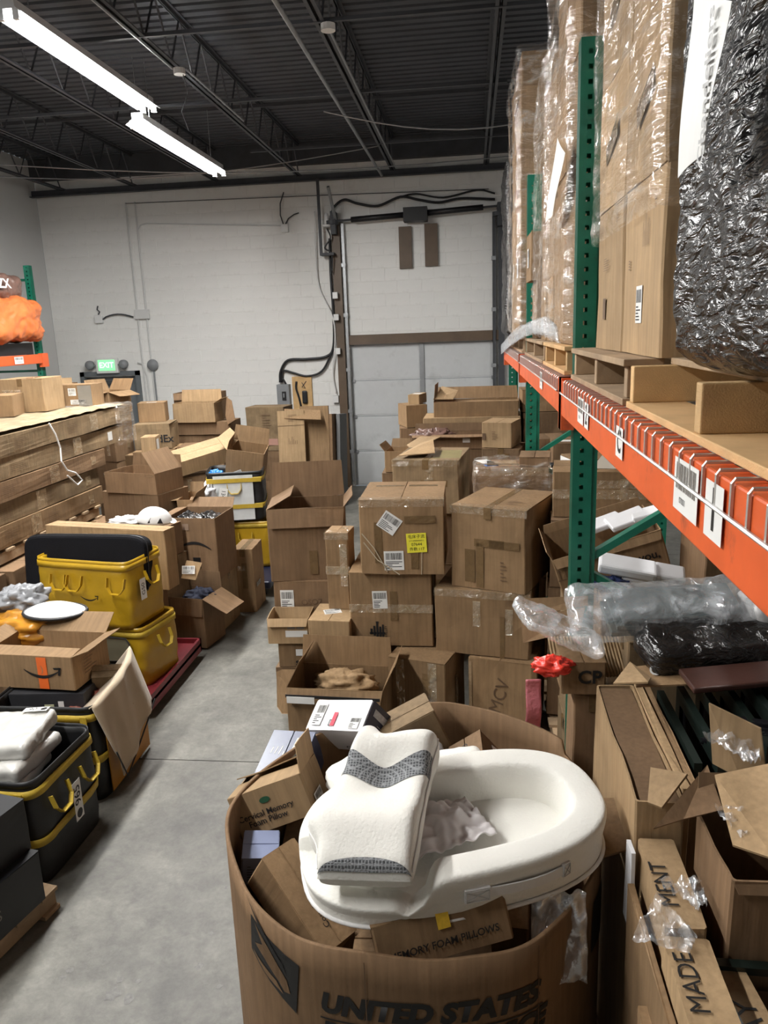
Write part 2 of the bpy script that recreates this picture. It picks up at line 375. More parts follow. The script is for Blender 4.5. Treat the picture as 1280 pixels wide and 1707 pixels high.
            b.add([(-.7*ww, -.8*ww, 0), (.7*ww, -.8*ww, 0), (.7*ww, -.7*ww, 0), (-.7*ww, -.7*ww, 0)], [(0, 1, 2, 3)])
            o = b.build('arrow_marks', BROWNINK if len(a) < 2 else a[1], root); o.matrix_basis = fplace(face, dims, u, v)
    return root
# ------------------------------------------------------------------ the room
WB, WL, WR, WF, DECK = 13.18, -7.3, 6.0, -6.0, 5.62
CONC = mat('worn concrete', (.168, .163, .143), rough=.5, var=.34, scale=2.6, detail=12, bump=.25, bscale=26, stain=((.100, .097, .088), 1.0, .47, .66), spec=.4)
def concrete_scuffs():
    # finer blotches, scuffs and pale scratches worn into the slab
    N = CONC.node_tree.nodes; L = CONC.node_tree.links; b = N['Principled BSDF']; src = b.inputs['Base Color'].links[0].from_socket
    tc = N.new('ShaderNodeTexCoord'); prev = src
    for sc, lo, hi, a, c in ((9., .35, .65, .80, 1.16), (38., .35, .68, .88, 1.10), (3.5, .55, .75, 1., .72)):
        nz = N.new('ShaderNodeTexNoise'); nz.inputs['Scale'].default_value = sc; nz.inputs['Detail'].default_value = 9; nz.inputs['Roughness'].default_value = .68; nz.inputs['Distortion'].default_value = .5; L.new(tc.outputs['Object'], nz.inputs['Vector'])
        mr = N.new('ShaderNodeMapRange'); mr.inputs[1].default_value = lo; mr.inputs[2].default_value = hi; mr.inputs[3].default_value = a; mr.inputs[4].default_value = c; L.new(nz.outputs[0], mr.inputs[0])
        vs = N.new('ShaderNodeVectorMath'); vs.operation = 'SCALE'; L.new(prev, vs.inputs[0]); L.new(mr.outputs[0], vs.inputs['Scale']); prev = vs.outputs[0]
    L.new(prev, b.inputs['Base Color'])
concrete_scuffs()
PAINT = mat('white painted block', (.80, .795, .77), rough=.6, var=.05, scale=1.2, bump=.18, bscale=45, stain=((.62, .61, .58), 2.3, .58, .8))
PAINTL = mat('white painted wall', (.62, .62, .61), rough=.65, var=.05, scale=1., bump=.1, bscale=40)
JOINT = mat('joint filler', (.10, .095, .09), rough=.9, var=.1)
DECKM = mat('dark grey roof deck', (.058, .062, .073), rough=.6, var=.25, scale=2.)
JOISTM = mat('grey joist paint', (.060, .063, .072), rough=.55, var=.25, scale=3.)
floor = tag(MB().box(WL, WR, WF, WB, -.12, -.008).build('floor', JOINT), 'worn grey concrete slab floor of the warehouse', None, None, 'structure')
for y0, y1 in ((WF, -.2), (-.195, 4.296), (4.304, 8.9), (8.908, WB)):
    for x0, x1 in ((WL, -4.9), (-4.892, 1.2), (1.208, WR)):
        MB().box(x0, x1, y0, y1, -.02, 0).build('concrete_slab', CONC, floor)
STAIN = mat('oil spot', (.13, .125, .115), rough=.5, var=.4, scale=60)
for px, py, r in [(200, 1634, .022), (188, 1658, .035), (214, 1664, .028), (231, 1636, .012), (116, 1618, .018), (332, 1611, .022), (352, 1556, .016), (366, 1645, .016), (376, 1480, .014), (330, 1500, .008), (104, 1630, .014)]:
    p = PZ(px, py, 0); R = random.Random(px)
    n = 11; rr = [r*R.uniform(.55, 1.2) for _ in range(n)]
    MB().add([(p.x+rr[k]*math.cos(6.283*k/n), p.y+rr[k]*math.sin(6.283*k/n), .0012) for k in range(n)], [tuple(range(n))]).build('oil_spot', STAIN, floor)
tag(MB().box(WL-.1, WL, WF, WB, 0, DECK).build('wall_left', PAINTL), None, None, None, 'structure')
tag(MB().box(WR, WR+.1, WF, WB, 0, DECK).build('wall_right', PAINTL), None, None, None, 'structure')
tag(MB().box(WL, WR, WF-.1, WF, 0, DECK).build('wall_front', PAINTL), None, None, None, 'structure')
# back wall of painted concrete blocks, with the dock door and the exit door openings
wb = tag(MB().box(WL, -6.9, WB+.0045, WB+.2, 0, DECK).box(-6.9, -5.8, WB+.0045, WB+.2, 2.13, DECK).box(-5.8, -2.05, WB+.0045, WB+.2, 0, DECK).box(-2.05, .39, WB+.0045, WB+.2, 2.45, DECK).box(.39, WR, WB+.0045, WB+.2, 0, DECK).build('wall_back', PAINT), None, None, None, 'structure')
BW, BH = .4064, .2032
def block_mesh(w, h):
    e = .0035; b = MB(); x, z = w/2-.0025, h/2-.0025
    b.add([(-x, .022, -z), (x, .022, -z), (x, .022, z), (-x, .022, z), (-x, .003, -z), (x, .003, -z), (x, .003, z), (-x, .003, z), (-x+e, 0, -z+e), (x-e, 0, -z+e), (x-e, 0, z-e), (-x+e, 0, z-e)],
          [(8, 9, 10, 11), (4, 5, 9, 8), (5, 6, 10, 9), (6, 7, 11, 10), (7, 4, 8, 11), (0, 1, 5, 4), (1, 2, 6, 5), (2, 3, 7, 6), (3, 0, 4, 7)])
    return b
fullb = block_mesh(BW, BH).mesh('block'); fullb.materials.append(PAINT)
rest = MB(); nb = 0
for r in range(27):
    z = (r+.5)*BH; x = WL+(BW/2 if r % 2 else 0)
    segs = []
    k = WL-(BW/2 if r % 2 else 0)
    while k < 2.2:
        a, b_ = max(k, WL), k+BW; k += BW
        holes = [(-6.9, -5.8)] if z < 2.13 else []
        if z < 2.45: holes.append((-2.05, .39))
        parts = [(a, b_)]
        for h0, h1 in holes:
            np_ = []
            for p0, p1 in parts:
                if p1 <= h0 or p0 >= h1: np_.append((p0, p1)); continue
                if p0 < h0: np_.append((p0, h0))
                if p1 > h1: np_.append((h1, p1))
            parts = np_
        segs += [q for q in parts if q[1]-q[0] > .03]
    for a, b_ in segs:
        vis = (1.6 < z < 4.95 and a < -2.1) or (2.5 < z < 4.95 and a < .3)
        if vis and nb < 300:
            full = abs(b_-a-BW) < .001
            me = fullb if full else block_mesh(b_-a, BH).mesh('block')
            link('block', me, PAINT, wb, loc=((a+b_)/2, WB-.001, z)); nb += 1
        else:
            q = block_mesh(b_-a, BH); rest.add([(v[0]+(a+b_)/2, v[1]+WB-.001, v[2]+z) for v in q.v], q.f)
tag(rest.build('blocks', PAINT, wb), None, None, None, 'stuff')
# ceiling: ribbed steel deck, joists running to the back wall
prof = []
y = WF
while y < WB:
    prof += [(y, DECK), (y+.09, DECK), (y+.105, DECK+.038), (y+.14, DECK+.038)]; y += .152
mb = MB(); vs = []
for yy, zz in prof: vs += [(WL, yy, zz), (WR, yy, zz)]
mb.add(vs, [(2*i, 2*i+1, 2*i+3, 2*i+2) for i in range(len(prof)-1)])
tag(mb.build('ceiling', DECKM), None, None, None, 'structure')
tag(MB().box(WL, WR, WF, WB, DECK+.04, DECK+.1).build('trim_1', DECKM), None, None, None, 'structure')
def joist(x, i):
    z0, z1 = 5.12, DECK-.005
    r = tag(empty('trim_%d' % i, (x, 0, 0)), 'dark open-web steel roof joist', None, None, 'structure')
    for z, nm in ((z0, 'bottom_chord'), (z1, 'top_chord')):
        s = 1 if z == z0 else -1
        b = MB()
        for sx in (-1, 1):
            b.box(sx*.008, sx*.045, 1.5, WB, min(z, z+s*.006), max(z, z+s*.006)); b.box(sx*.008, sx*.014, 1.5, WB, min(z, z+s*.04), max(z, z+s*.04))
        b.build(nm, JOISTM, r)
    b = MB(); y = 1.6; k = 0; st = .3; pts = []
    while y < WB: pts.append((0, y, z0+.02 if k % 2 == 0 else z1-.02)); y += st; k += 1
    b.tube(pts, .011, 5).build('web_rod', JOISTM, r)
for i, x in enumerate((.26, -1.2, -2.72, -4.1, -5.5, -6.75)): joist(x, i+2)
for i, (y, z, x0, x1) in enumerate(((6.9, 5.13, -4.1, 1.5), (8.9, 5.14, -6.7, .4), (11.2, 5.13, -3., 1.5), (10.5, 5.5, -7.2, 2))):
    tag(MB().bar((x0, y, z), (x1, y, z), .03, .03).build('trim_%d' % (10+i), JOISTM), 'thin steel bridging bar across the roof joists', None, None, 'structure')
tag(MB().tube([(-1.41, 2, 5.03), (-1.37, 12.9, 5.03)], .02, 8).build('ceiling_pipe', STEEL, smooth=True), 'thin straight grey pipe under the ceiling running to the back wall', 'pipe')
tag(MB().box(WL, 1.5, WB-.14, WB-.13, 5.03, 5.14).box(WL, 1.5, WB-.22, WB-.13, 5.03, 5.042).build('trim_20', DARKSTEEL), 'dark steel angle along top of back wall', None, None, 'structure')
tag(MB().box(WL, WR, WB-.13, WB, 5.30, DECK).build('trim_21', DARKSTEEL), None, None, None, 'structure')
cn = empty('ceiling_conduit', (0, 0, 0), label='pale electrical conduit with round box hanging below a roof joist', cat='conduit')
MB().tube([(-1.13, 6.9, 5.08), (-1.12, 12.4, 5.08)], .011, 6).build('conduit_tube', STEEL, cn)
MB().lathe([(0, -.03), (.06, -.03), (.06, .02), (0, .02)], 12, (-1.13, 6.9, 5.08)).build('junction_box', WHITEPL, cn)
cn = empty('ceiling_conduit', (0, 0, 0), label='pale conduit crossing the ceiling left of the joists, box with dangling wire', cat='conduit')
MB().tube([(-2.72, 5.9, 5.09), (-2.72, 7.6, 5.09), (-2.6, 7.62, 5.09), (-2.6, 9.5, 5.09)], .011, 6).build('conduit_tube', STEEL, cn)
MB().lathe([(0, -.03), (.055, -.03), (.055, .02), (0, .02)], 12, (-2.66, 7.62, 5.07)).build('junction_box', WHITEPL, cn)
MB().tube([(-2.63, 7.62, 5.05), (-2.63, 7.72, 4.9), (-2.7, 7.7, 4.75), (-2.68, 7.8, 4.6)], .004, 5).build('hanging_wire', BLACKPL, cn)
for i, (a, b_) in enumerate((((-7.2, 10.6, 4.98), (-1.2, 11.0, 5.05)), ((-7.2, 9.6, 5.0), (.9, 11.6, 4.95)), ((-1.6, 9.2, 5.05), (1.4, 8.6, 4.8)))):
    pts = [Vector(a).lerp(Vector(b_), t/10) - Vector((0, 0, .22*math.sin(math.pi*t/10))) for t in range(11)]
    tag(MB().tube(pts, .008, 5).build('ceiling_cable', STEEL), ('pale cable sagging below the ceiling near the back left corner', 'long pale cable strung diagonally under the ceiling', 'pale cable slung from joist towards the wrapped pallet loads')[i], 'cable')
# ------------------------------------------------------------------ strip lights
TUBE = mat('lit fluorescent tube', (1, 1, 1), rough=.4, emit=((1, 1, 1.0), 26))
REFL = mat('white enamel reflector', (.7, .7, .7), rough=.35)
def strip_light(x, y0, z, label, L=2.44, w=.20):
    r = empty('strip_light', (x, y0, z), (0, 0, 0), label, 'light fixture', 'fluorescent strip lights')
    MB().prism([(-.055, .02), (.055, .02), (.055, .085), (-.055, .085)], 0, L).build('housing', REFL, r)
    MB().add([(-w/2-.02, 0, -.015), (-.055, 0, .03), (-.055, L, .03), (-w/2-.02, L, -.015), (w/2+.02, 0, -.015), (.055, 0, .03), (.055, L, .03), (w/2+.02, L, -.015)], [(0, 1, 2, 3), (5, 4, 7, 6)]).build('reflector', REFL, r, solid=.003)
    for sx in (-1, 1):
        MB().tube([(sx*w*.28, .03, -.02), (sx*w*.28, L-.03, -.02)], .019, 10).build('tube', TUBE, r, smooth=True)
        for yy in (.0, L-.03): MB().box(sx*w*.28-.022, sx*w*.28+.022, yy, yy+.03, -.05, .02).build('socket', WHITEPL, r)
    for yy in (.3, L-.3): MB().tube([(0, yy, .085), (0, yy, 5.3-z)], .004, 5).build('hanger', STEEL, r)
    ld = bpy.data.lights.new('lamp', 'AREA'); ld.shape = 'RECTANGLE'; ld.size = w; ld.size_y = L; ld.energy = LAMP_W; ld.color = (1, .985, .95)
    lo = bpy.data.objects.new('lamp', ld); COL.objects.link(lo); lo.parent = r; lo.location = (0, L/2, -.045)
    return r
strip_light(-3.20, 5.72, 4.93, 'long lit fluorescent strip light nearest the camera, upper left')
strip_light(-3.11, 7.62, 4.66, 'shorter-looking lit fluorescent strip light closer to the back wall')
for y0, l in ((2.7, 'fluorescent strip light overhead, next in the row above the camera'), (-.3, 'fluorescent strip light overhead behind the camera')): strip_light(-3.2, y0, 4.93, l)
strip_light(3.2, 3.2, 4.9, 'fluorescent strip light over the next aisle behind the rack')
# ------------------------------------------------------------------ back wall fittings
GREYDOOR = mat('grey steel door paint', (.13, .145, .155), rough=.5, var=.12)
dr = tag(empty('door_2', (0, 0, 0)), 'grey steel exit door in its frame, left end of back wall', None, None, 'structure')
MB().box(-6.9, -6.82, WB-.04, WB+.15, 0, 2.13).box(-5.88, -5.8, WB-.04, WB+.15, 0, 2.13).box(-6.9, -5.8, WB-.04, WB+.15, 2.05, 2.13).build('door_frame', GREYDOOR, dr)
MB().box(-6.82, -5.88, WB+.08, WB+.12, 0.01, 2.05).build('door_leaf', GREYDOOR, dr)
MB().box(-6.6, -6.0, WB+.02, WB+.08, 1.9, 1.97).build('door_closer', mat('dark steel', (.06, .065, .07), rough=.4), dr)
MB().box(-6.55, -6.45, WB+.075, WB+.081, 1.2, 1.7).build('vision_strip', BLACKPL, dr)
ex = empty('exit_sign', (-6.35, WB-.09, 2.22), label='lit green exit sign with two emergency lamps above grey door', cat='sign')
MB().box(-.2, .2, -.02, .06, -.12, .14).build('housing', WHITEPL, ex, bevel=.01)
MB().box(-.15, .15, -.026, -.021, -.07, .11).build('sign_face', mat('lit green panel', (.1, .5, .15), emit=((.18, .85, .26), .9)), ex)
lettering(ex, 'EXIT', frame_mat((0, -.0275, .02), (1, 0, 0), (0, -1, 0)), .13, mat('lit pale green letters', (.5, .9, .5), emit=((.55, 1, .6), 1.)), .003)
for sx in (-1, 1):
    l = MB().lathe([(0, .05), (.07, .04), (.085, -.02), (.06, -.03)], 16).build('lamp_head', GREYPL, ex, loc=(sx*.31, -.02, .03), rot=(math.radians(75), 0, 0), smooth=True)
    MB().lathe([(0, -.022), (.06, -.022)], 14).build('lens', mat('lamp lens', (.8, .8, .78), rough=.1), l)
    MB().bar((sx*.2, 0, .02), (sx*.26, -.01, .03), .025, .025).build('arm', GREYPL, ex)
cd2 = empty('wall_conduit', (0, 0, 0), label='pair of white painted conduits down the back wall with a square box', cat='conduit')
for dx in (0, .16): MB().tube([(-5.72+dx, WB-.03, 4.9), (-5.72+dx, WB-.03, .4)], .014, 6).build('conduit_tube', PAINTL, cd2)
MB().box(-5.76, -5.5, WB-.07, WB-.02, 3.0, 3.16).build('junction_box', PAINTL, cd2, bevel=.008)
MB().tube([(-5.4, WB-.03, 4.55), (-5.5, WB-.03, 4.53), (-5.55, WB-.03, 4.45), (-5.55, WB-.03, 3.1)], .011, 6).tube([(-5.4, WB-.03, 4.55), (-3.08, WB-.03, 4.40)], .011, 6).build('conduit_tube', PAINTL, cd2)
MB().tube([(-5.72, WB-.04, 4.88), (-2.4, WB-.04, 4.83)], .006, 5).tube([(-2.4, WB-.04, 4.83), (.3, WB-.04, 4.78)], .006, 5).build('cable', DARKSTEEL, cd2)
sl = empty('wall_lamp_box', (-6.42, WB-.05, 3.02), label='small white wall box with dark cable arching to the conduit', cat='wall box')
MB().box(-.07, .07, -.02, .05, -.06, .08).build('box', WHITEPL, sl, bevel=.01)
MB().tube([(.07, 0, 0)]+[(.07+.56*t/8, 0, .02+.06*math.sin(math.pi*t/8)) for t in range(1, 9)], .013, 6).build('cable', DARKSTEEL, sl)
MB().tube([(0, 0, .08), (.03, 0, .13), (-.01, 0, .17), (.01, 0, .23)], .012, 6).build('hook', DARKSTEEL, sl)
jb = empty('junction_box', (-3.03, WB-.05, 4.36), label='white junction box with loose wires high on back wall', cat='wall box')
MB().box(-.06, .06, -.02, .05, -.07, .06).build('box', WHITEPL, jb, bevel=.008)
MB().tube([(-.02, 0, .06), (-.06, 0, .2), (-.05, 0, .38), (.02, 0, .55)], .01, 6).tube([(.02, 0, .06), (.07, 0, .14), (.17, 0, .2), (.25, 0, .22)], .01, 6).build('loose_wire', DARKSTEEL, jb)
ah = empty('alarm_horn', (-5.53, WB-.05, 2.22), label='round grey wall alarm on a thin conduit right of the exit door', cat='alarm')
MB().lathe([(0, .05), (.09, .045), (.10, 0), (.09, -.02)], 18).build('horn', GREYPL, ah, rot=(math.radians(90), 0, 0), smooth=True)
MB().tube([(0, .02, -.08), (0, .02, -1.6)], .014, 6).build('conduit_tube', GREYPL, ah)
MB().tube([(-.28, .02, 0.05), (-.2, .02, 0.02), (-.13, .02, -.2), (-.12, .02, -1.5)], .016, 6).build('conduit_tube', PAINTL, ah)
ds = empty('disconnect_switch', (-3.22, WB-.08, 1.58), label='grey electrical disconnect box on back wall with black cables', cat='switch box')
MB().box(-.11, .11, -.06, .07, -.2, .24).build('box', GREYPL, ds, bevel=.01)
MB().box(-.015, .055, -.075, -.06, -.03, .12).build('switch_plate', BLACKPL, ds); MB().box(.01, .03, -.10, -.075, .02, .09).build('lever', GREYPL, ds)
def wob(pts, r, name, par, m=None, n=8):
    # smooth curve through the points (Catmull-Rom)
    P = [Vector(p) for p in pts]; P = [2*P[0]-P[1]]+P+[2*P[-1]-P[-2]]; out = []
    for i in range(1, len(P)-2):
        for t in range(6):
            t /= 6; a, b_, c, d = P[i-1:i+3]
            out.append(.5*((2*b_)+(c-a)*t+(2*a-5*b_+4*c-d)*t*t+(3*b_-a-3*c+d)*t**3))
    out.append(P[-2]); return MB().tube(out, r, n).build(name, m or BLACKPL, par, smooth=True)
L_ = lambda px, py, dy=.06: PY(px, py, WB-dy)-Vector(ds.location)
c4 = lambda a, b_: (420+a/2.667, 300+b_/2.667)
wob([L_(*c4(125, 900)), L_(*c4(128, 850)), L_(*c4(160, 802)), L_(*c4(240, 797)), L_(*c4(330, 785)), L_(*c4(362, 740)), L_(*c4(362, 600)), L_(*c4(350, 420)), L_(*c4(345, 260))], .022, 'cable', ds)
wob([L_(*c4(132, 900)), L_(*c4(140, 850)), L_(*c4(185, 858)), L_(*c4(245, 872)), L_(*c4(310, 850)), L_(*c4(355, 770))], .018, 'cable', ds)
wob([L_(*c4(135, 880)), L_(*c4(155, 920)), L_(*c4(160, 980))], .018, 'cable', ds)
wbd = empty('door_control_board', (-2.9, WB-.04, 1.64), label='tan wooden board on back wall holding black door controls', cat='control board')
MB().box(-.17, .17, -.012, .03, -.33, .3).build('board', WOODX, wbd)
MB().box(.0, .09, -.06, -.012, -.16, .06).build('push_button_station', BLACKPL, wbd, bevel=.02)
wob([(-.09, -.03, .22), (-.1, -.03, .1), (-.06, -.03, -.06), (-.02, -.03, -.3)], .018, 'cable', wbd)
MB().tube([(.0, -.02, .2), (.06, -.02, .1), (0, -.02, .12), (.08, -.02, .22)], .006, 5).build('wire_hook', DARKSTEEL, wbd)
# ---- dock door
dd = tag(empty('door_1', (-2.05, WB, 0)), 'grey sectional dock door below a brown header beam', None, None, 'structure')
DOORM = mat('grey white door panel', (.60, .615, .62), rough=.5, var=.04, stain=((.42, .43, .43), 3, .55, .8))
for k in range(4):
    sec = MB().box(.0, 2.44, .06, .10, k*.61+.004, k*.61+.606).build('door_section', DOORM, dd)
    for x0, x1 in ((.06, 1.17), (1.27, 2.38)): MB().box(x0, x1, .052, .061, k*.61+.03, k*.61+.58).build('section_panel', DOORM, sec)
    MB().box(1.18, 1.26, .035, .06, k*.61+.01, k*.61+.60).build('stile', STEEL, sec)
    for x in (.02, 1.2, 2.38): MB().box(x, x+.05, .028, .05, k*.61+.585, k*.61+.635).build('hinge', STEEL, sec)
MB().box(-.06, 2.5, -.06, .05, 2.44, 2.60).build('header_beam', BROWNPAINT, dd)
MB().box(-.2, -.065, -.10, .02, 0, 4.36).build('jamb_post', BROWNPAINT, dd); MB().box(2.5, 2.6, -.10, .02, 0, 4.4).build('jamb_post', DARKSTEEL, dd)
for x in (-.02, 2.43):
    MB().box(x-.025, x+.025, -.09, -.085, .1, 4.4).box(x-.025, x-.02, -.09, -.03, .1, 4.4).build('track', STEEL if x < 0 else DARKSTEEL, dd)
    for z in (.6, 1.3, 2.0, 2.9, 3.7): MB().box(x-.04, x+.03, -.1, .02, z, z+.06).build('track_bracket', STEEL, dd)
MB().tube([(-.1, -.2, 4.40), (2.55, -.2, 4.50)], .018, 8).build('shaft', DARKSTEEL, dd)
MB().tube([(.15, -.2, 4.41), (1.0, -.2, 4.44)], .045, 10).build('spring', BLACKPL, dd, smooth=True); MB().tube([(1.35, -.2, 4.45), (2.26, -.2, 4.49)], .045, 10).build('spring', BLACKPL, dd, smooth=True)
MB().box(1.0, 1.38, -.3, -.08, 4.33, 4.54).build('spring_bracket', BLACKPL, dd)
for x in (-.16, 2.5): MB().box(x-.02, x+.06, -.26, 0, 4.2, 4.55).lathe([(.0, -.03), (.1, -.03), (.1, .03), (0, .03)], 14, (x, -.2, 4.38)).build('cable_drum', DARKSTEEL, dd)
MB().bar((-.1, -.16, 4.36), (-.12, -.65, 4.85), .04, .04).build('strut', STEEL, dd)
for i, (px0, px1, y0, y1) in enumerate(((664, 687, 378, 447), (707, 730, 373, 443))):
    a = PY(px0, y0, WB-.06); b_ = PY(px1, y1, WB-.06)
    tag(MB().box(a.x, b_.x, WB-.06, WB-.005, b_.z, a.z).build('wall_plank', BROWNPAINT), ('left of two brown planks fixed above the dock door', 'right of two brown planks fixed above the dock door')[i], 'plank', 'brown planks above the dock door')
ck = empty('door_operator', (-2.3, WB-.2, 4.2), label='door hoist bracket with white beacon at top of the brown door post', cat='door hardware')
MB().box(-.12, .1, -.06, .12, -.32, -.28).box(-.13, -.09, -.05, .0, -.32, .85).build('bracket', DARKSTEEL, ck)
MB().lathe([(0, .12), (.03, .1), (.045, .0), (.05, -.06), (0, -.06)], 14, (.0, 0, .22)).build('beacon', WHITEPL, ck, smooth=True); MB().lathe([(0, .0), (.07, 0), (.08, .03), (0, .03)], 12, (0, 0, .12)).build('lamp_shade', WHITEPL, ck)
wob([(0, 0, .1), (.05, 0, -.05), (-.05, 0, -.2), (.06, 0, -.3), (.04, .02, -.6)], .012, 'wire', ck)
for z in (-1.0, -1.35, -1.9): MB().box(.04, .12, -.02, .06, z, z+.1).build('switch_box', WHITEPL, ck)
hc = empty('door_cable', (0, 0, 0), label='black cable looping along the wall above the dock door', cat='cable')
wob([PY(*c4(352, 160), WB-.08), PY(*c4(365, 120), WB-.08), PY(*c4(410, 88), WB-.08), PY(*c4(470, 105), WB-.08), PY(*c4(560, 115), WB-.08), PY(*c4(660, 75), WB-.08), PY(*c4(740, 88), WB-.08), PY(*c4(830, 100), WB-.08), PY(*c4(930, 82), WB-.08), PY(*c4(1080, 86), WB-.08)], .02, 'cable', hc)
wob([PY(*c4(660, 75), WB-.06), PY(*c4(730, 62), WB-.06), PY(*c4(850, 78), WB-.06), PY(*c4(1000, 45), WB-.06), PY(*c4(1080, 60), WB-.06)], .014, 'cable', hc)
wh = empty('white_wire', (0, 0, 0), label='thin white wire hanging down left of the brown door post', cat='cable')
wob([PY(*c4(278, 140), WB-.12), PY(*c4(282, 330), WB-.1), PY(*c4(300, 480), WB-.06), PY(*c4(355, 600), WB-.12), PY(*c4(370, 700), WB-.12), PY(*c4(360, 860), WB-.06), PY(*c4(375, 950), WB-.06)], .012, 'wire', wh, WHITEPL)
MB().box(-.05, .05, -.04, .03, -.06, .06).build('outlet_box', WHITEPL, wh, loc=PY(560, 665, WB-.04))
# ------------------------------------------------------------------ racks
def post_mesh(h, holes=True, z0=0.):
    """upright channel: x 0..0.076 (aisle face at x=0), y -.038...038; square holes down the y faces"""
    b = MB(); W_ = .076; t = .002; p = .0508; n = int(h/p) if holes else 0
    zc = 0.
    def strip(y, flip):
        x0, x1, hx0, hx1 = .0, W_, .028, .044
        def q(a, c, z0_, z1_):
            vs = [(a, y, z0_), (c, y, z0_), (c, y, z1_), (a, y, z1_)]
            b.add(vs, [(0, 1, 2, 3) if not flip else (3, 2, 1, 0)])
        for k in range(n):
            z = k*p; q(x0, hx0, z, z+p); q(hx1, x1, z, z+p); q(hx0, hx1, z, z+.017); q(hx0, hx1, z+.034, z+p)
        q(x0, x1, n*p, h)
    strip(-.038, False); strip(.038, True)
    b.add([(0, -.038, 0), (0, -.038, h), (0, .038, h), (0, .038, 0)], [(0, 1, 2, 3)])
    b.box(0, .002, -.037, .037, 0, h)
    b.box(W_, W_+.002, -.038, -.02, 0, h); b.box(W_, W_+.002, .02, .038, 0, h)
    b.box(.014, .016, -.037, .037, 0, h)   # inner web so holes read dark
    b.box(W_, W_+.024, -.030, -.028, 0, h)
    return b
def rack_frame(name, x, y, h, label, depth=1.07, sx=1, braces=None):
    r = empty(name, (x, y, 0), (0, 0, 0) if sx > 0 else (0, 0, math.pi), label, 'rack upright', 'green rack uprights')
    me = post_mesh(h); me = me.mesh('post'); me.materials.append(GREENRACK)
    link('post', me, GREENRACK, r); o = link('post', me, GREENRACK, r, loc=(depth, 0, 0), rot=(0, 0, math.pi))
    for z in (.02,): MB().box(-.02, .1, -.06, .06, 0, .012).build('foot_plate', GREENRACK, r)
    zs = braces or [.3, 1.0, 1.6, 2.3, 3.2]
    for i, z in enumerate(zs[:-1]):
        MB().bar((.09, 0, z), (depth-.09, 0, zs[i+1]) if i % 2 == 0 else (depth-.09, 0, z), .032, .042, (0, 1, 0)).build('brace', GREENRACK, r)
    return r
RX = .41
Y1, Y2, Y3 = 3.22, 5.96, 8.70
def frame_right(y, h, label):
    r = empty('rack_upright', (RX, y, 0), (0, 0, 0), label, 'rack upright', 'green rack uprights')
    me = post_mesh(h).mesh('post'); link('post', me, GREENRACK, r); link('post', me, GREENRACK, r, loc=(1.07, 0, 0), rot=(0, 0, math.pi))
    for x in (.0, .99): MB().box(x-.02, x+.1, -.06, .06, 0, .012).build('foot_plate', GREENRACK, r)
    for a, c in (((.09, .38), (.98, .38)), ((.09, .45), (.98, 1.05)), ((.98, 1.1), (.09, 1.62)), ((.09, 1.70), (.98, 2.27)), ((.98, 2.36), (.09, 2.9)), ((.09, 3.3), (.98, 3.3))):
        MB().bar((a[0], 0, a[1]), (c[0], 0, c[1]), .03, .045, (0, 1, 0)).build('brace', GREENRACK, r)
    return r
frame_right(Y1, 3.68, 'nearest green rack upright, full height in front of the fallen open carton')
frame_right(Y2, 3.70, 'second green rack upright behind the nearest one, beside the square carton')
frame_right(Y3, 3.70, 'farthest green rack upright on the right, beside the dock door')
frame_right(Y1-3.72, 3.70, 'green rack upright at the near end of the orange beam, out to the right')
ZB = 2.446
def beam(y0, y1, x, label, wires=True, grp='orange rack beams'):
    r = empty('rack_beam', (x, y0, ZB), (0, 0, 0), label, 'rack beam', grp)
    L = y1-y0
    MB().prism([(-.045, -.14), (.0, -.14), (.0, -.04), (.012, -.04), (.012, -.0), (-.045, 0)] if False else [(-.05, -.14), (.0, -.14), (.0, 0), (-.05, 0)], .045, L-.045).build('beam', ORANGERACK, r, bevel=.004)
    for yy in (.0, L): MB().box(-.052, .0, max(-.0, yy-.05) if yy else -.04, (yy+.04) if yy else .05, -.20, .01).build('end_connector', ORANGERACK, r)
    return r
for y0, y1, lab in ((Y1-3.72, Y1, 'near orange rack beam carrying the black wrapped load and pallets'), (Y1, Y2, 'middle orange rack beam between first and second green uprights'), (Y2, Y3, 'far orange rack beam ending beside the dock door')):
    bm = beam(y0, y1, RX, lab)
    tag(MB().box(RX+1.07, RX+1.12, y0+.04, y1-.04, ZB-.14, ZB).build('rack_beam', ORANGERACK, bevel=.004), 'rear rack beam behind the pallets of the bay: ' + lab.split(' ')[0], 'rack beam', 'orange rack beams')
    wd_ = empty('wire_deck', (RX, y0, ZB), label={'near': 'galvanised wire deck hooked over near orange beam, under the pallets', 'midd': 'wire deck over the middle orange beam', 'far ': 'wire deck over the far orange beam'}[lab[:4]], cat='wire deck', group='wire decks')
    L = y1-y0; n = int((L-.12)/.068)
    wm = MB().tube([(1.1, 0, .006), (-.05, 0, .006), (-.0535, 0, .0), (-.0535, 0, -.05)], .0032, 5).mesh('cross_wire'); wm.materials.append(WIRE)
    for k in range(n): link('cross_wire', wm, WIRE, wd_, loc=(0, .09+k*.068, 0))
    lw = MB().tube([(0, .06, 0), (0, L-.06, 0)], .0036, 6).mesh('long_wire'); lw.materials.append(WIRE)
    for x, z in ((-.058, -.048), (.2, -.001), (.45, -.001), (.7, -.001), (.95, -.001)): link('long_wire', lw, WIRE, wd_, loc=(x, 0, z))
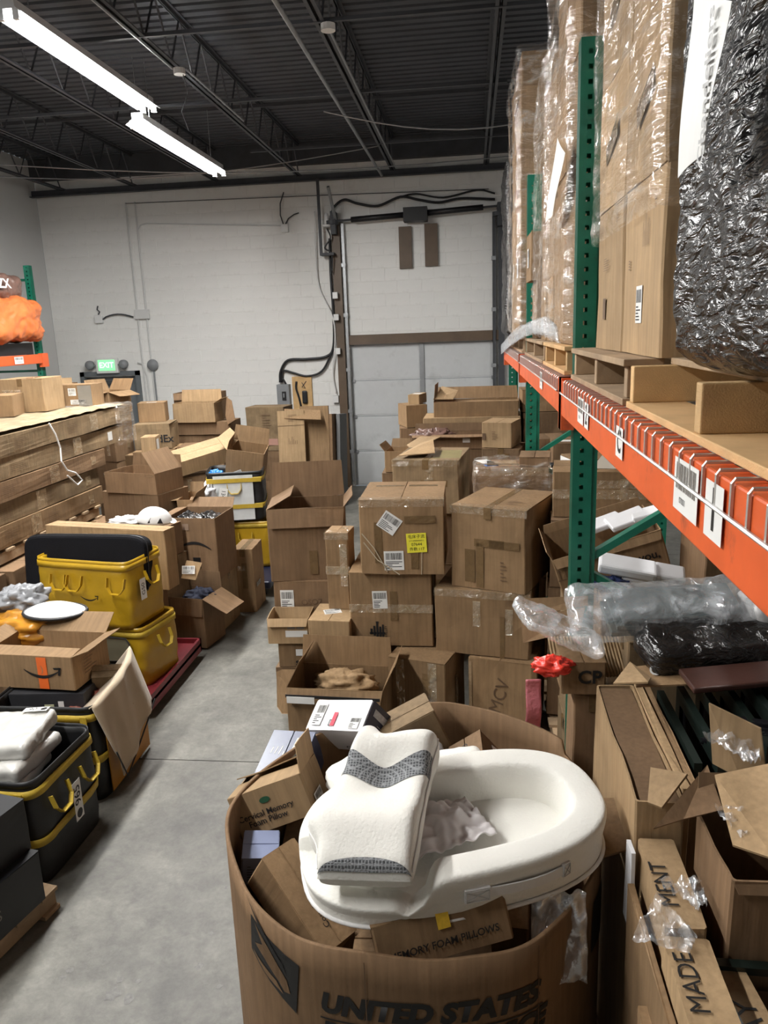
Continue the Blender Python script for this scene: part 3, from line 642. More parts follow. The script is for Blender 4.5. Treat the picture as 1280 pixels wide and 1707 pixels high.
def beam_sign(y0, y1, z0, z1, txt=None, bar=False, sub=None, name='beam_label', label=None):
    x = RX-.0545; w = abs(y1-y0); h = z1-z0
    M = frame_mat((x, (y0+y1)/2, (z0+z1)/2), (0, -1, 0), (-1, 0, 0))
    r = empty(name, (0, 0, 0), label=label, cat='label', group='labels on the orange beams'); 
    sticker(r, M, w, h, barcode=False, lines=0, name='paper')
    if txt: lettering(r, txt, M @ Matrix.Translation((0, 0, .001)), h*1.05, INK, .0016, sx=.9)
    if bar:
        b = MB(); R = random.Random(3); x0 = -w*.4
        while x0 < w*.36:
            t = w*R.choice((.02, .035, .05)); b.add([(x0, -h*.08, 0), (x0+t, -h*.08, 0), (x0+t, h*.42, 0), (x0, h*.42, 0)], [(0, 1, 2, 3)]); x0 += t+w*R.choice((.02, .03))
        o = b.build('barcode', GREYINK, r); o.matrix_basis = M @ Matrix.Translation((0, 0, .001))
        lettering(r, '07001', M @ Matrix.Translation((-w*.1, -h*.28, .001)), h*.17, INK)
beam_sign(1.115, 1.20, 2.345, 2.432, '1', label='white beam label with a large black numeral one')
beam_sign(1.24, 1.385, 2.345, 2.436, None, True, label='white barcode label on beam beside the numeral one')
beam_sign(1.865, 1.95, 2.345, 2.42, 'C', label='white beam label with a large black C')
beam_sign(2.42, 2.50, 2.345, 2.425, '2', label='white beam label with a large black numeral two')
beam_sign(2.53, 2.66, 2.345, 2.43, None, True, label='white barcode label on beam beside the numeral two')
beam_sign(4.0, 4.14, 2.345, 2.43, None, True, label='far white barcode label on the middle beam')
# pallets on the beam level (stringers run into the rack)
def pallet(x, y, L, label, old=False, W_=1.05, z=ZB+.0095):
    r = empty('wood_pallet', (x, y, z), (0, 0, 0), label, 'pallet', 'wooden pallets on the rack')
    A, B_ = (WOODOLD, WOODOLD) if old else (WOODX, WOOD)
    for k, yy in enumerate((0, L/2-.02, L-.04)): MB().box(0, W_, yy, yy+.04, .018, .10).build('stringer', A, r, bevel=.003)
    n = 6
    for k in range(n):
        xx = k*(W_-.1)/(n-1); MB().box(xx-.012, xx+.09, -.01, L+.01, .10, .118).build('deck_board', B_, r, bevel=.002)
    for k in (0, 2, 4): xx = k*(W_-.13)/4; MB().box(xx-.012, xx+.13, -.01, L+.01, 0, .018).build('bottom_board', B_, r, bevel=.002)
    return r
# ------------------------------------------------------------------ loads on the right rack
def crumple_box(x0, x1, y0, y1, z0, z1, name, material, parent=None, amp=.012, freq=6., n=40, r=.05, seed=0, ridge=0., taper=0., origin=None, skip_bottom=False, sag=0.):
    """a rounded box whose skin is wrinkled; every side is a grid, welded at the edges by the shared warp"""
    c = Vector(((x0+x1)/2, (y0+y1)/2, (z0+z1)/2)); h = Vector(((x1-x0)/2, (y1-y0)/2, (z1-z0)/2)); so = Vector((seed*3.1, seed*1.7, seed*2.3))
    og = Vector(origin) if origin else Vector((0, 0, 0))
    def warp(p):
        q = Vector(p); inner = Vector([max(-hh+r, min(hh-r, v)) for v, hh in zip(q, h)]); d = q-inner
        nrm = d.normalized() if d.length > 1e-6 else Vector((0, 0, 1))
        q = inner+nrm*r if d.length > 1e-6 else q
        w = c+q
        k = noise.fractal(w*freq+so, 1., 2., 4)*amp
        if ridge:
            t = noise.noise(Vector((w.x*3, w.y*3, w.z*26))+so*.3+Vector((0, 0, noise.noise(w*2.2+so)*9)))
            k += (1-abs(t)*2)*ridge
        w = w+nrm*k
        if taper: f = 1-taper*((q.z+h.z)/(2*h.z)); w.x = c.x+(w.x-c.x)*f; w.y = c.y+(w.y-c.y)*f
        if sag: w.z -= sag*max(0, 1-(abs(q.x)/h.x)**2)*(1 if q.z > 0 else 0)
        return w-og
    b = MB()
    def side(ax, s):
        a1, a2 = [i for i in range(3) if i != ax]
        n1 = max(4, int(n*h[a1]/max(h))); n2 = max(4, int(n*h[a2]/max(h)))
        flip = (s > 0) != (ax == 1)
        def fn(u, v):
            if not flip: u = 1-u
            q = [0, 0, 0]; q[ax] = s*h[ax]; q[a1] = (2*u-1)*h[a1]; q[a2] = (2*v-1)*h[a2]; return warp(q)
        b.grid(fn, n1, n2)
    for ax in range(3):
        for s in (-1, 1):
            if skip_bottom and ax == 2 and s < 0: continue
            side(ax, s)
    o = b.build(name, material, parent, smooth=True)
    md = o.modifiers.new('weld', 'WELD'); md.merge_threshold = .0008
    return o
BZ = ZB+.0095
pal = empty('wood_pallet', (RX-.015, .80, BZ), (0, 0, 0), 'pale new pine pallet under the black wrapped load', 'pallet', 'wooden pallets on the rack')
for yy in (.0, .59, 1.165): MB().box(0, 1.05, yy, yy+.036, .016, .105).build('stringer', WOODX, pal, bevel=.003)
for xx in (-.005, .5, .92): MB().box(xx, xx+.135, -.02, 1.22, 0, .016).build('bottom_board', WOOD, pal, bevel=.002)
for xx in (.10, .3, .5, .7, .92): MB().box(xx, xx+.11, -.02, 1.22, .105, .121).build('deck_board', WOODOLD, pal, bevel=.002)
pallet(RX-.01, 2.07, 1.04, 'weathered pallet under the two tall cartons in the near bay', True)
pallet(RX-.01, 3.36, .96, 'pallet in the middle bay just behind the nearest upright', False)
pallet(RX-.01, 4.40, 1.40, 'weathered pallet in the middle bay next to the second upright', True)
pallet(RX-.01, 6.15, 1.2, 'pallet in the far bay under the tall wrapped cartons', True)
pallet(RX-.01, 7.50, 1.10, 'last pallet of the far bay under the dark wrapped load', True)
bl = empty('black_wrapped_load', (.9, 1.2, BZ+.12), label='pallet load wrapped in shiny crumpled black stretch film, paper sheet taped on', cat='wrapped load')
crumple_box(RX-.0, 1.42, .56, 1.70, BZ+.122, 3.75, 'black_film', BLACKFILM, bl, amp=.009, freq=6, n=170, r=.06, seed=3, ridge=.005, origin=bl.location)
def sheet(parent, pts, n, name='paper_sheet', m=None):
    a, b_, c, d = [Vector(p) for p in pts]; og = Vector(parent.location)
    return MB().grid(lambda u, v: (a.lerp(b_, u).lerp(d.lerp(c, u), v))+Vector(n)*(.004*math.sin(u*3)+.003*math.sin(v*5))-og, 6, 8).build(name, m or WHITEPAPER, parent, solid=.0006)
px_ = lambda a, b_, X=.340: PX(a, b_, X)
sheet(bl, [px_(1130, 297), px_(1174, 256), px_(1217, 2), px_(1155, -12)], (-1, 0, 0))
lettering(bl, 'Chandeliers', frame_mat(px_(1176, 148, .333)-Vector(bl.location), (0, -.10, 1), (-1, 0, 0)), .042, mat('light grey print', (.42, .42, .42), rough=.6), .0008)
# near bay: cartons on the weathered pallet, upper half in clear film
def load_cartons(x0, y0, z0, nx, ny, heights, w, d, lab, m=KRAFT2, grp=None, marks=None, jitter=.006):
    R = random.Random(int(y0*100)); z = z0; out = []
    for k, h in enumerate(heights):
        for i in range(nx):
            for j in range(ny):
                if nx > 1 and i > 0 and k < len(heights)-1: pass
                mk = marks(i, j, k) if marks and i == 0 else ()
                ps = ('far' if j == ny-1 else 'near') if ny > 1 else ''
                l = lab(i, j, k)
                o = carton('carton', l, (x0+w*(i+.5)+i*.004+R.uniform(0, jitter), y0+d*(j+.5)+j*.004, z), (0, 0, R.uniform(-.01, .01)), (w-.008, d-.006, h-.004), m, tape='', marks=mk, group=grp, wear=.006)
                out.append(o)
        z += h
    return out
PO = BZ+.12
ORD = ('bottom', 'second', 'third', 'fourth', 'top', 'uppermost')
def mk2(i, j, k):
    if k == 0: return [('label', 'l', .50 if j == 0 else .5, .30, .075, .10, 0.), ('lines', 'l', .62, .72, .10, .09, math.pi/2), ('text', 'l', .82, .86, '=E=', .03, math.pi/2), ('text', 'l', .2, .55, 'IIII', .03, math.pi/2)] if j == 0 else [('blank', 'l', .38, .3, .05, .07, 0., BROWNINK, 'printed_mark'), ('lines', 'l', .45, .62, .16, .05, 0.), ('text', 'l', .8, .9, 'E=', .04, 0)]
    return [('blank', 'l', .5, .5, .2, .06, .3, TAPE, 'tape')]
load_cartons(RX+.048, 2.02, PO, 2, 2, (.46, .40, .42), .46, .495, lambda i, j, k: '%s carton of the %s column, %s row, on the weathered pallet' % (ORD[k], ('nearer', 'farther')[j], ('front', 'rear')[i]), KRAFT2, 'cartons on the weathered rack pallet', mk2)
fl = empty('stretch_film', (RX, 1.9, 3.0), label='clear crinkled stretch film around the tall cartons in near bay', cat='plastic film', group='clear film around pallet loads')
crumple_box(RX+.030, 1.41, 2.0, 3.04, 2.93, 3.87, 'film', FILM, fl, amp=.010, freq=5, n=60, r=.03, seed=5, ridge=.006, origin=fl.location, skip_bottom=True)
# middle bay
load_cartons(RX+.02, 3.38, PO, 1, 2, (.40, .36, .38, .36, .24), .9, .44, lambda i, j, k: '%s wide carton of the %s stack wrapped in film behind the nearest upright' % (ORD[k], ('nearer', 'farther')[j]), KRAFT, 'wrapped cartons in the middle bay')
load_cartons(RX+.02, 4.30, PO, 1, 2, (.34, .34, .34, .34), .9, .36, lambda i, j, k: '%s carton of the %s stack wrapped in film between the first two uprights' % (ORD[k], ('nearer', 'farther')[j]), KRAFT, 'wrapped cartons in the middle bay')
for y0, y1, zt, s, l in ((3.36, 4.27, PO+1.77, 8, 'clear shiny film around the carton stack just behind the nearest upright'), (4.285, 5.06, PO+1.40, 9, 'clear torn film around the carton stack beside the second upright')):
    fl = empty('stretch_film', (RX, y0, PO), label=l, cat='plastic film', group='clear film around pallet loads')
    crumple_box(RX-.02, RX+.95, y0, y1, PO+.02, zt, 'film', FILM, fl, amp=.016, freq=5, n=55, r=.03, seed=s, ridge=.012, origin=fl.location, skip_bottom=True)
ps = empty('packing_list', (RX, 4.2, 3.2), label='white paper sheet stuck on the film of the middle bay load', cat='paper')
sheet(ps, [PX(909, 372, RX-.04), PX(921, 360, RX-.04), PX(941, 255, RX-.04), PX(928, 230, RX-.04)], (-1, 0, 0))
carton('carton', 'brown carton jutting from the rack beside the second upright, above the pale bag', (RX+.16, 5.50, 2.95), (0, 0, .02), (.36, .34, .30), KRAFT, marks=[('label', 'l', .5, .5, .09, .12, 0)])
carton('carton', 'plain carton stacked under the jutting carton beside the second upright', (RX+.20, 5.50, PO+.0), (0, 0, .0), (.36, .34, .37), KRAFT3)
# far bay
load_cartons(RX-.035, 6.20, PO, 1, 2, (.36, .36, .36, .36, .34, .22), .9, .64, lambda i, j, k: '%s carton of the %s stack in the tall wrapped load of the far bay' % (ORD[k], ('nearer', 'farther')[j]), KRAFT, 'wrapped cartons in the far bay', lambda i, j, k: [('label', 'l', .5, .5, .15, .14, 0)] if k == 1 else ())
fl = empty('stretch_film', (RX, 6.2, PO), label='clear film around the tallest wrapped load in the far bay', cat='plastic film', group='clear film around pallet loads')
crumple_box(RX-.065, RX+.95, 6.17, 7.53, PO+.02, 4.62, 'film', FILM, fl, amp=.02, freq=4, n=55, r=.04, seed=13, ridge=.012, origin=fl.location, skip_bottom=True)
crumple_box(RX-.075, RX+.9, 7.62, 8.60, PO+.001, 4.15, 'dark_wrapped_load', BLACKFILM, None, amp=.02, freq=5, n=50, r=.05, seed=21, ridge=.008)
tag(bpy.context.view_layer.objects and bpy.data.objects['dark_wrapped_load'], 'dark film wrapped load at the far end of the rack near the dock door', 'wrapped load')
pb = empty('plastic_sheet', (RX-.02, 6.0, BZ+.12), label='pale grey plastic sheet draped over the beam by the second upright', cat='plastic sheet')
pp = [PX(835, 582, .33), PX(850, 566, .34), PX(868, 552, .36), PX(884, 545, .4), PX(905, 540, .42), PX(922, 556, .43)]
MB().grid(lambda u, v: pp[min(4, int(u*5))].lerp(pp[min(5, int(u*5)+1)], u*5-min(4, int(u*5)))+Vector((0, -.28*v*(.3+u), .05*math.sin(v*7+u*5)-.01*v))-Vector(pb.location), 20, 8).build('sheet', FILMH, pb, smooth=True, solid=.004)
# ------------------------------------------------------------------ left rack with the orange bags
LX = -5.75
lr = empty('rack_upright', (LX, 10.0, 0), (0, 0, math.pi), 'green rack upright at far left beside the orange sacks', 'rack upright', 'green rack uprights')
me = post_mesh(3.66).mesh('post'); link('post', me, GREENRACK, lr); link('post', me, GREENRACK, lr, loc=(1.07, 0, 0), rot=(0, 0, math.pi))
for z in (3.48, 2.3, 1.0): MB().bar((.08, 0, z), (.99, 0, z), .03, .045, (0, 1, 0)).build('brace', GREENRACK, lr)
for a, c in ((.4, .95), (1.1, 2.2), (2.4, 3.4)): MB().bar((.08, 0, a), (.99, 0, c), .03, .045, (0, 1, 0)).build('brace', GREENRACK, lr)
for x, l in ((LX, 'orange beam of the left rack under the orange sacks'), (LX-1.07, 'rear orange beam of the left rack by the wall')):
    rb = empty('rack_beam', (x, 6.5, 2.52), label=l, cat='rack beam', group='orange rack beams')
    MB().box(0, .05, 0, 3.46, -.12, 0).build('beam', ORANGERACK, rb, bevel=.004); MB().box(0, .055, 3.40, 3.55, -.17, .01).build('end_connector', ORANGERACK, rb)
    if x == LX: sticker(rb, frame_mat((.056, 2.85, -.06), (0, 1, 0), (1, 0, 0)), .2, .09, name='beam_label', barcode=True, lines=1)
bp_ = empty('black_pallet', (LX-.98, 8.7, 2.522), label='black plastic pallet under the orange sacks on left rack', cat='pallet')
MB().box(0, .98, 0, 1.1, .12, .15).build('deck', BLACKPL, bp_)
for x in (0, .43, .86): MB().box(x, x+.12, 0, 1.1, 0, .12).build('runner', BLACKPL, bp_)
ORSACK = mat('orange woven sack', (.68, .18, .05), rough=.45, var=.25, scale=3, bump=.5, bscale=14, coat=.3)
BRSACK = mat('brown sack film', (.17, .10, .08), rough=.35, var=.25, scale=4, bump=.5, bscale=14)
s1 = empty('orange_sack', (LX-.5, 9.2, 2.68), label='lower bulging bright orange sack on the black pallet at left', cat='sack', group='orange sacks')
crumple_box(LX-.95, LX+.20, 8.55, 9.86, 2.70, 3.20, 'sack', ORSACK, s1, amp=.045, freq=3.2, n=70, r=.12, seed=2, ridge=.016, origin=s1.location)
s2 = empty('brown_sack', (LX-.5, 9.2, 3.12), label='brown and orange sack slumped on top of the orange sack', cat='sack')
crumple_box(LX-.95, LX+.08, 8.6, 9.7, 3.19, 3.52, 'sack', BRSACK, s2, amp=.05, freq=3.2, n=60, r=.14, seed=6, ridge=.014, origin=s2.location)
lettering(s2, 'AZX', frame_mat((.62, -.10, .26), (0, 1, 0), (1, -.1, .2)), .16, WHITEPAPER, .004)
# ------------------------------------------------------------------ helpers for the piles
def board(name, pts, m=None, th=.006, label=None, cat=None, parent=None, group=None, nrm=None):
    """flat board through world points (3 or more); built about its first point"""
    P = [Vector(p) for p in pts]; c = sum(P, Vector())/len(P)
    n = Vector()
    for i in range(len(P)): n += (P[i]-c).cross(P[(i+1) % len(P)]-c)
    n.normalize(); h = n*th/2
    og = c if parent is None else Vector(parent.location)
    k = len(P)
    b = MB().add([p-og+h for p in P]+[p-og-h for p in P], [tuple(range(k)), tuple(range(2*k-1, k-1, -1))]+[(i, i+k, (i+1) % k+k, (i+1) % k) for i in range(k)])
    o = b.build(name, m or KRAFT, parent)
    if parent is None: o.location = c
    if label: tag(o, label, cat or 'cardboard', group)
    return o
def column(x, y, z1, w, d, n, rz, lab, m=None, z0=0., group='supporting cartons of the piles'):
    h = (z1-z0)/n; R = random.Random(int(x*100+y*37))
    for k in range(n):
        carton('carton', lab if n == 1 else lab+', '+('lowest of its stack', 'second from the floor', 'third from the floor')[k], (x+R.uniform(-.01, .01), y+R.uniform(-.01, .01), z0+k*h), rz+R.uniform(-.04, .04), (w, d, h-.006), m or random.Random(int(x*77)).choice((KRAFT, KRAFT3, KRAFT4)), tape='t', group=group, wear=.007)
def blob(name, label, cat, c, r, m, amp=.15, freq=4., seed=0, n=24, parent=None, group=None, pw=1., rot=None):
    """soft lump: superellipsoid with noise"""
    b = MB(); so = Vector((seed*2.3, seed*1.1, seed*.7))
    def sg(v, p): return math.copysign(abs(v)**p, v)
    def fn(u, v):
        th = 2*math.pi*u; ph = math.pi*(v-.5); cx = sg(math.cos(ph), pw)
        d = Vector((cx*sg(math.cos(th), pw), cx*sg(math.sin(th), pw), sg(math.sin(ph), pw)))
        k = 1+amp*noise.fractal(d*freq+so, 1., 2., 4)
        return (d.x*r[0]*k, d.y*r[1]*k, d.z*r[2]*k)
    o = b.grid(fn, n*2, n, closeu=True).build(name, m, parent, loc=c, rot=rot, smooth=True)
    if label: tag(o, label, cat, group)
    return o
WHITEFAB = mat('white knit cover', (.80, .785, .73), rough=.85, sheen=.2, bump=.22, bscale=110, var=.03)
GREYMESH = mat('grey mesh fabric', (.19, .20, .21), rough=.8, bump=.5, bscale=160, var=.25, scale=110, detail=1)
def honeycomb():
    N = GREYMESH.node_tree.nodes; L = GREYMESH.node_tree.links; b = N['Principled BSDF']
    tc = N.new('ShaderNodeTexCoord'); vo = N.new('ShaderNodeTexVoronoi'); vo.feature = 'DISTANCE_TO_EDGE'; vo.inputs['Scale'].default_value = 110; vo.inputs['Randomness'].default_value = .15; L.new(tc.outputs['Object'], vo.inputs['Vector'])
    cr = N.new('ShaderNodeValToRGB'); cr.color_ramp.elements[0].position = .04; cr.color_ramp.elements[0].color = (.30, .31, .32, 1); cr.color_ramp.elements[1].position = .2; cr.color_ramp.elements[1].color = (.075, .08, .085, 1)
    L.new(vo.outputs[0], cr.inputs[0]); L.new(cr.outputs[0], b.inputs['Base Color'])
honeycomb()
WHITECLOTH = mat('white cotton', (.76, .75, .74), rough=.9, sheen=.2, bump=.1, bscale=60, var=.03)
YELTOTE = mat('yellow coated tote fabric', (.44, .265, .010), rough=.42, var=.12, scale=5, bump=.45, bscale=9, coat=.15)
YELSTRAP = mat('yellow webbing', (.48, .33, .03), rough=.6, var=.12, scale=20, bump=.2, bscale=150)
BLKTOTE = mat('black coated tote fabric', (.011, .011, .012), rough=.5, var=.2, scale=5, bump=.3, bscale=10)
CREAM = mat('cream felt cloth', (.50, .40, .285), rough=.95, sheen=.3, var=.08, bump=.1, bscale=90)
CLEARPVC = mat('cloudy clear panel', (.62, .64, .64), rough=.25, var=.1, scale=9, bump=.4, bscale=10)
# ------------------------------------------------------------------ middle pile (left of the rack)
G_M = 'cartons of the middle pile'
M1 = (.551, .60, .500)
o = carton('carton', 'taped carton with yellow sticker and two white shipping labels, top of middle pile', (-.462, 5.11, 1.098), (0, 0, .0), M1, KRAFT, tape='x', wear=.009, marks=[('label', 'f', .36, .70, .13, .12, -.62), ('label', 'f', .40, .19, .13, .13, 0.02), ('blank', 't', .3, .75, .2, .05, .03, TAPE, 'tape'), ('blank', 't', .72, .75, .2, .05, -.03, TAPE, 'tape'), ('blank', 'f', .72, .74, .2, .05, 0.02, TAPE, 'tape')])
y = sticker(o, fplace('f', M1, .675, .43, .05), .13, .13, paper=YELLOWPAPER, barcode=False, lines=0, name='yellow_sticker')
for s, yy, sz in (('毛床子流', .042, .028), ('0-Y1.0000000000-S', .015, .012), ('07644', -.010, .028), ('件数:117', -.042, .026)): lettering(y, s, Matrix.Translation((0, yy, .001)), sz, INK)
MB().tube([(-.26, -.306, .28), (-.18, -.312, .18), (-.1, -.308, .02)], .004, 5).tube([(-.25, -.306, .22), (-.16, -.312, .10), (-.02, -.308, .0)], .004, 5).tube([(.13, -.306, .15), (.125, -.307, .0)], .0025, 5).build('strap', mat('clear strapping', (.5, .42, .3), rough=.3), o)
carton('carton', 'large square carton sealed with shiny tape, right of the yellow-stickered carton', (.21, 5.06, 1.004), -.39, (.508, .62, .541), KRAFT, tape='tx', wear=.010, marks=[('blank', 'f', .26, .28, .07, .22, 0, TAPE, 'tape'), ('lines', 't', .75, .3, .14, .14, 0.), ('blank', 'f', .72, .25, .05, .15, 0, BROWNINK, 'faint_print') if False else ('lines', 'f', .72, .25, .06, .16, 0)])
cs = carton('carton', 'carton with dark castle emblem and white label under the yellow-stickered carton', (-.550, 5.10, .575), -.017, (.557, .5, .516), KRAFT, wear=.008, tape='h', marks=[('label', 'f', .37, .64, .10, .125, 0.03), ('text', 'f', .43, .2, 'VALLEY', .026, math.pi/2, INK)])
b = MB()
for x0, x1, z0, z1 in ((-.05, -.035, -.03, .01), (-.03, -.015, -.04, .03), (-.01, .005, -.05, .05), (.01, .025, -.055, .025), (.03, .042, -.055, .04), (-.055, .05, -.03, -.015), (-.012, .008, .05, .062)): b.add([(x0, z0, 0), (x1, z0, 0), (x1, z1, 0), (x0, z1, 0)], [(0, 1, 2, 3)])
e = b.build('castle_emblem', INK, cs); e.matrix_basis = fplace('f', (.557, .5, .516), .33, .22)
carton('carton', 'wide carton under the large square taped carton, beside the plastic bag', (.10, 4.995, .556), -.204, (.62, .5, .44), KRAFT, tape='x', wear=.009, marks=[('lines', 'f', .82, .86, .10, .05, 0), ('blank', 'f', .72, .3, .03, .3, 0, TAPE, 'tape')])
carton('carton', 'carton with vertical tape streaks beneath the castle emblem carton', (-.32, 4.83, 0), -.30, (.40, .40, .560), KRAFT, tape='v', wear=.008)
carton('carton', 'carton with scrawled marker letters under the wide carton', (.225, 4.90, 0), -.267, (.42, .46, .545), KRAFT, wear=.008, marks=[('text', 'f', .5, .55, 'MCV', .12, 1.3, BROWNINK), ('blank', 'f', .03, .5, .02, .5, 0, EDGE, 'corner_strip')])
carton('carton', 'floor carton supporting the castle emblem carton', (-.70, 5.14, 0), -.02, (.30, .42, .57), KRAFT3, wear=.006)
carton('open_carton', 'tall open carton with upright back flap at the left end of middle pile', (-1.232, 5.506, .893), .15, (.561, .42, .545), KRAFT3, flaps={'f': (168, .14), 'b': (8, .27), 'l': (-62, .2), 'r': (40, .1)}, wear=.006, marks=[('blank', 'f', .57, .25, .06, .18, 0, TAPE, 'tape')])
carton('carton', 'carton with pale shipping label under the tall open carton', (-1.235, 5.485, .625), .035, (.48, .42, .262), KRAFT3, marks=[('label', 'f', .2, .48, .10, .15, 0), ('text', 'f', .58, .4, 'OSO7', .06, .05)], wear=.006)
column(-1.20, 5.52, .622, .46, .38, 2, .03, 'plain carton below the tall open carton')
tr = carton('open_carton', 'small torn display carton of white packets at left end of middle pile', (-1.32, 5.13, .512), .043, (.300, .24, .19), KRAFT2, flaps={'f': (150, .06)}, wear=.006, marks=[('blank', 'f', .58, .72, .055, .05, 0, GREYINK, 'print_square'), ('blank', 'f', .80, .72, .055, .05, 0, GREYINK, 'print_square')])
MB().box(-.02, .14, -.125, .10, .05, .10).build('white_packet', WHITEPAPER, tr, bevel=.004)
carton('carton', 'carton printed SKU beneath the torn display carton', (-1.25, 5.19, .325), .065, (.32, .30, .182), KRAFT, marks=[('text', 'f', .52, .14, 'SKU', .05, 0, INK, .002), ('blank', 'f', .55, .6, .10, .05, 0, WHITEPAPER, 'white_patch'), ('text', 'f', .5, .93, 'CRYST3', .035, 0)])
column(-1.255, 5.18, .322, .33, .30, 1, .02, 'floor carton under the SKU carton')
board('cardboard_sheet', [PZ(462, 1178, .12), PY(461, 1120, 4.86), PY(470, 1116, 4.86), PY(509, 1116, 4.86), PZ(509, 1190, .1), PZ(470, 1190, .1)], KRAFT, .006, 'rounded flat cardboard sheet leaning at the left end of middle pile', 'cardboard')
carton('carton', 'low carton with white label on top, left of castle emblem carton', (-.965, 4.957, .640), -.065, (.288, .33, .129), KRAFT2, marks=[('label', 't', .45, .55, .12, .09, .4)])
carton('carton', 'plain upright carton beneath the low label-topped carton', (-.955, 5.0, 0), -.02, (.21, .3, .636), KRAFT3)
carton('carton', 'narrow upright carton striped with clear tape behind the castle emblem carton', (-.925, 5.11, .775), -.08, (.16, .2, .55), KRAFT, tape='hx', wear=.008)
# open carton with black printed rim
p0 = PY(480, 1150, 4.40); p1 = PY(641, 1150, 4.36)
w = (p1-p0).length; c = (p0+p1)/2
oc = carton('open_carton', 'open carton with black printed strip along its front flap, before the middle pile', (c.x, c.y+.19, 0), math.atan2(p1.y-p0.y, p1.x-p0.x), (w, .38, c.z), KRAFT, flaps={'f': (150, .09), 'b': (6, .20), 'l': (-28, .20), 'r': (25, .18)}, marks=[('arrows', 'f', .08, .80, .04)], wear=.006)
fb = MB().box(-w/2+.01, w/2-.01, -.19-.055, -.19-.052, c.z-.04, c.z-.02).build('black_strip', INK, oc)
MB().box(-w/2+.02, -w/2+.2, -.19-.062, -.19-.059, c.z-.075, c.z-.03).build('barcode_label', WHITEPAPER, oc)
blob('packing_paper', None, None, (.02, .02, c.z-.06), (.2, .12, .09), INNER, .35, 3, 4, parent=oc)
# --- behind
carton('carton', 'taped carton with olive tape on top behind the yellow-stickered carton', (-.323, 6.21, 1.25), -.126, (.525, .65, .42), KRAFT4, tape='tx', wear=.012, marks=[('blank', 't', .75, .45, .22, .4, .1, mat('olive tape', (.28, .24, .11), rough=.3, var=.15, bump=.3), 'tape')])
column(-.33, 6.22, 1.245, .56, .6, 3, -.1, 'buried carton below the olive-taped carton')
board('cardboard_sheet', [PY(664, 760, 5.95), PY(725, 755, 6.0), PY(722, 733, 6.4), PY(700, 740, 6.5)], KRAFT2, .006, 'loose pale cardboard flap lying on the olive-taped carton', 'cardboard')
mw = carton('carton', 'messy carton wound in tape and film with blue tape patch on top', (.292, 5.67, 1.29), -.10, (.525, .40, .375), KRAFT3, tape='tx', wear=.018, marks=[('blank', 't', .2, .45, .10, .12, .3, BLUEINK, 'blue_tape'), ('blank', 't', .35, .62, .22, .22, .1, KRAFT2, 'patch'), ('blank', 't', .1, .8, .1, .16, .5, WHITEPAPER, 'paper_scrap'), ('text', 't', .42, .66, 'xJoxx', .06, .1)])
column(.292, 5.67, 1.285, .52, .38, 3, -.08, 'buried carton below the messy film-wound carton')
crumple_box(.015, .575, 5.44, 5.90, 1.45, 1.69, 'stretch_film', FILM, None, amp=.02, freq=7, n=40, r=.03, seed=31, ridge=.008, skip_bottom=True)
tag(bpy.data.objects[[k.name for k in bpy.data.objects if k.name.startswith('stretch_film')][-1]] if False else COL.objects[-1], 'loose shiny film around the carton with blue tape', 'plastic film', 'clear film around pallet loads')
carton('carton', 'dark flat carton lying beside the messy film-wound carton', (.46, 5.69, 1.672), -.12, (.22, .30, .065), KRAFT3, wear=.01)
carton('carton', 'clean square tan carton standing on the pile beside the second upright', (.27, 7.08, 1.603), -.287, (.272, .374, .221), KRAFT2, marks=[('lines', 'f', .45, .5, .07, .09, 0), ('blank', 'f', .08, .45, .03, .06, 0, BROWNINK, 'print_square')])
column(.30, 7.08, 1.598, .34, .44, 3, -.2, 'buried carton below the clean square tan carton')
lg = carton('open_carton', 'long open carton with a raised flap on top of the far middle pile', (.05, 8.10, 1.775), -.044, (.86, .42, .15), KRAFT, flaps={'f': (-88, .12), 'b': (20, .13), 'l': (-5, .18)}, wear=.006)
board('cardboard_sheet', [PY(722, 666, 7.93), PY(755, 666, 7.9), PY(764, 651, 7.95), PY(737, 644, 8.05)], KRAFT2, .006, 'tan flap standing at the left end of the long open carton', 'cardboard')
carton('carton', 'flat pale carton directly under the long open carton', (.0, 8.08, 1.685), -.02, (.98, .5, .085), KRAFT2)
carton('carton', 'upright carton at the left end of the long open carton', (-.655, 8.55, 1.62), .35, (.24, .35, .235), KRAFT)
carton('carton', 'small pale carton on the far left top of the middle pile', (-.60, 8.62, 1.86), -.22, (.13, .3, .10), KRAFT2, marks=[('blank', 't', .5, .5, .09, .1, 0, WHITEPAPER, 'paper')])
column(-.62, 8.55, 1.615, .36, .40, 3, .1, 'buried carton below the far small pale carton')
column(.05, 8.12, 1.68, .9, .5, 3, -.03, 'buried long carton below the long open carton')
# long dark open trays in front of it
lt = carton('open_carton', 'long dark open carton of scrap wrapping below the long open carton', (-.18, 7.55, 1.52), -.02, (.80, .30, .14), KRAFT3, flaps={'b': (15, .08), 'f': (100, .08)}, wear=.012, marks=[('blank', 'f', .66, .6, .07, .04, 0, WHITEPAPER, 'paper_scrap')])
blob('scrap_film', 'crumpled brown wrapping film heaped in the long dark open carton', 'plastic film', (-.38, 7.52, 1.63), (.2, .12, .07), BRSACK, .5, 5, 9)
column(-.18, 7.55, 1.515, .74, .30, 3, -.02, 'buried long carton below the scrap wrapping carton')
carton('open_carton', 'small open carton with dark inside at left edge of far middle pile', (-.68, 7.03, 1.40), -.1, (.20, .30, .19), KRAFT, flaps={'l': (40, .08), 'b': (20, .08), 'r': (150, .08)})
column(-.68, 7.04, 1.395, .3, .34, 3, 0, 'buried carton below the small dark-inside carton')
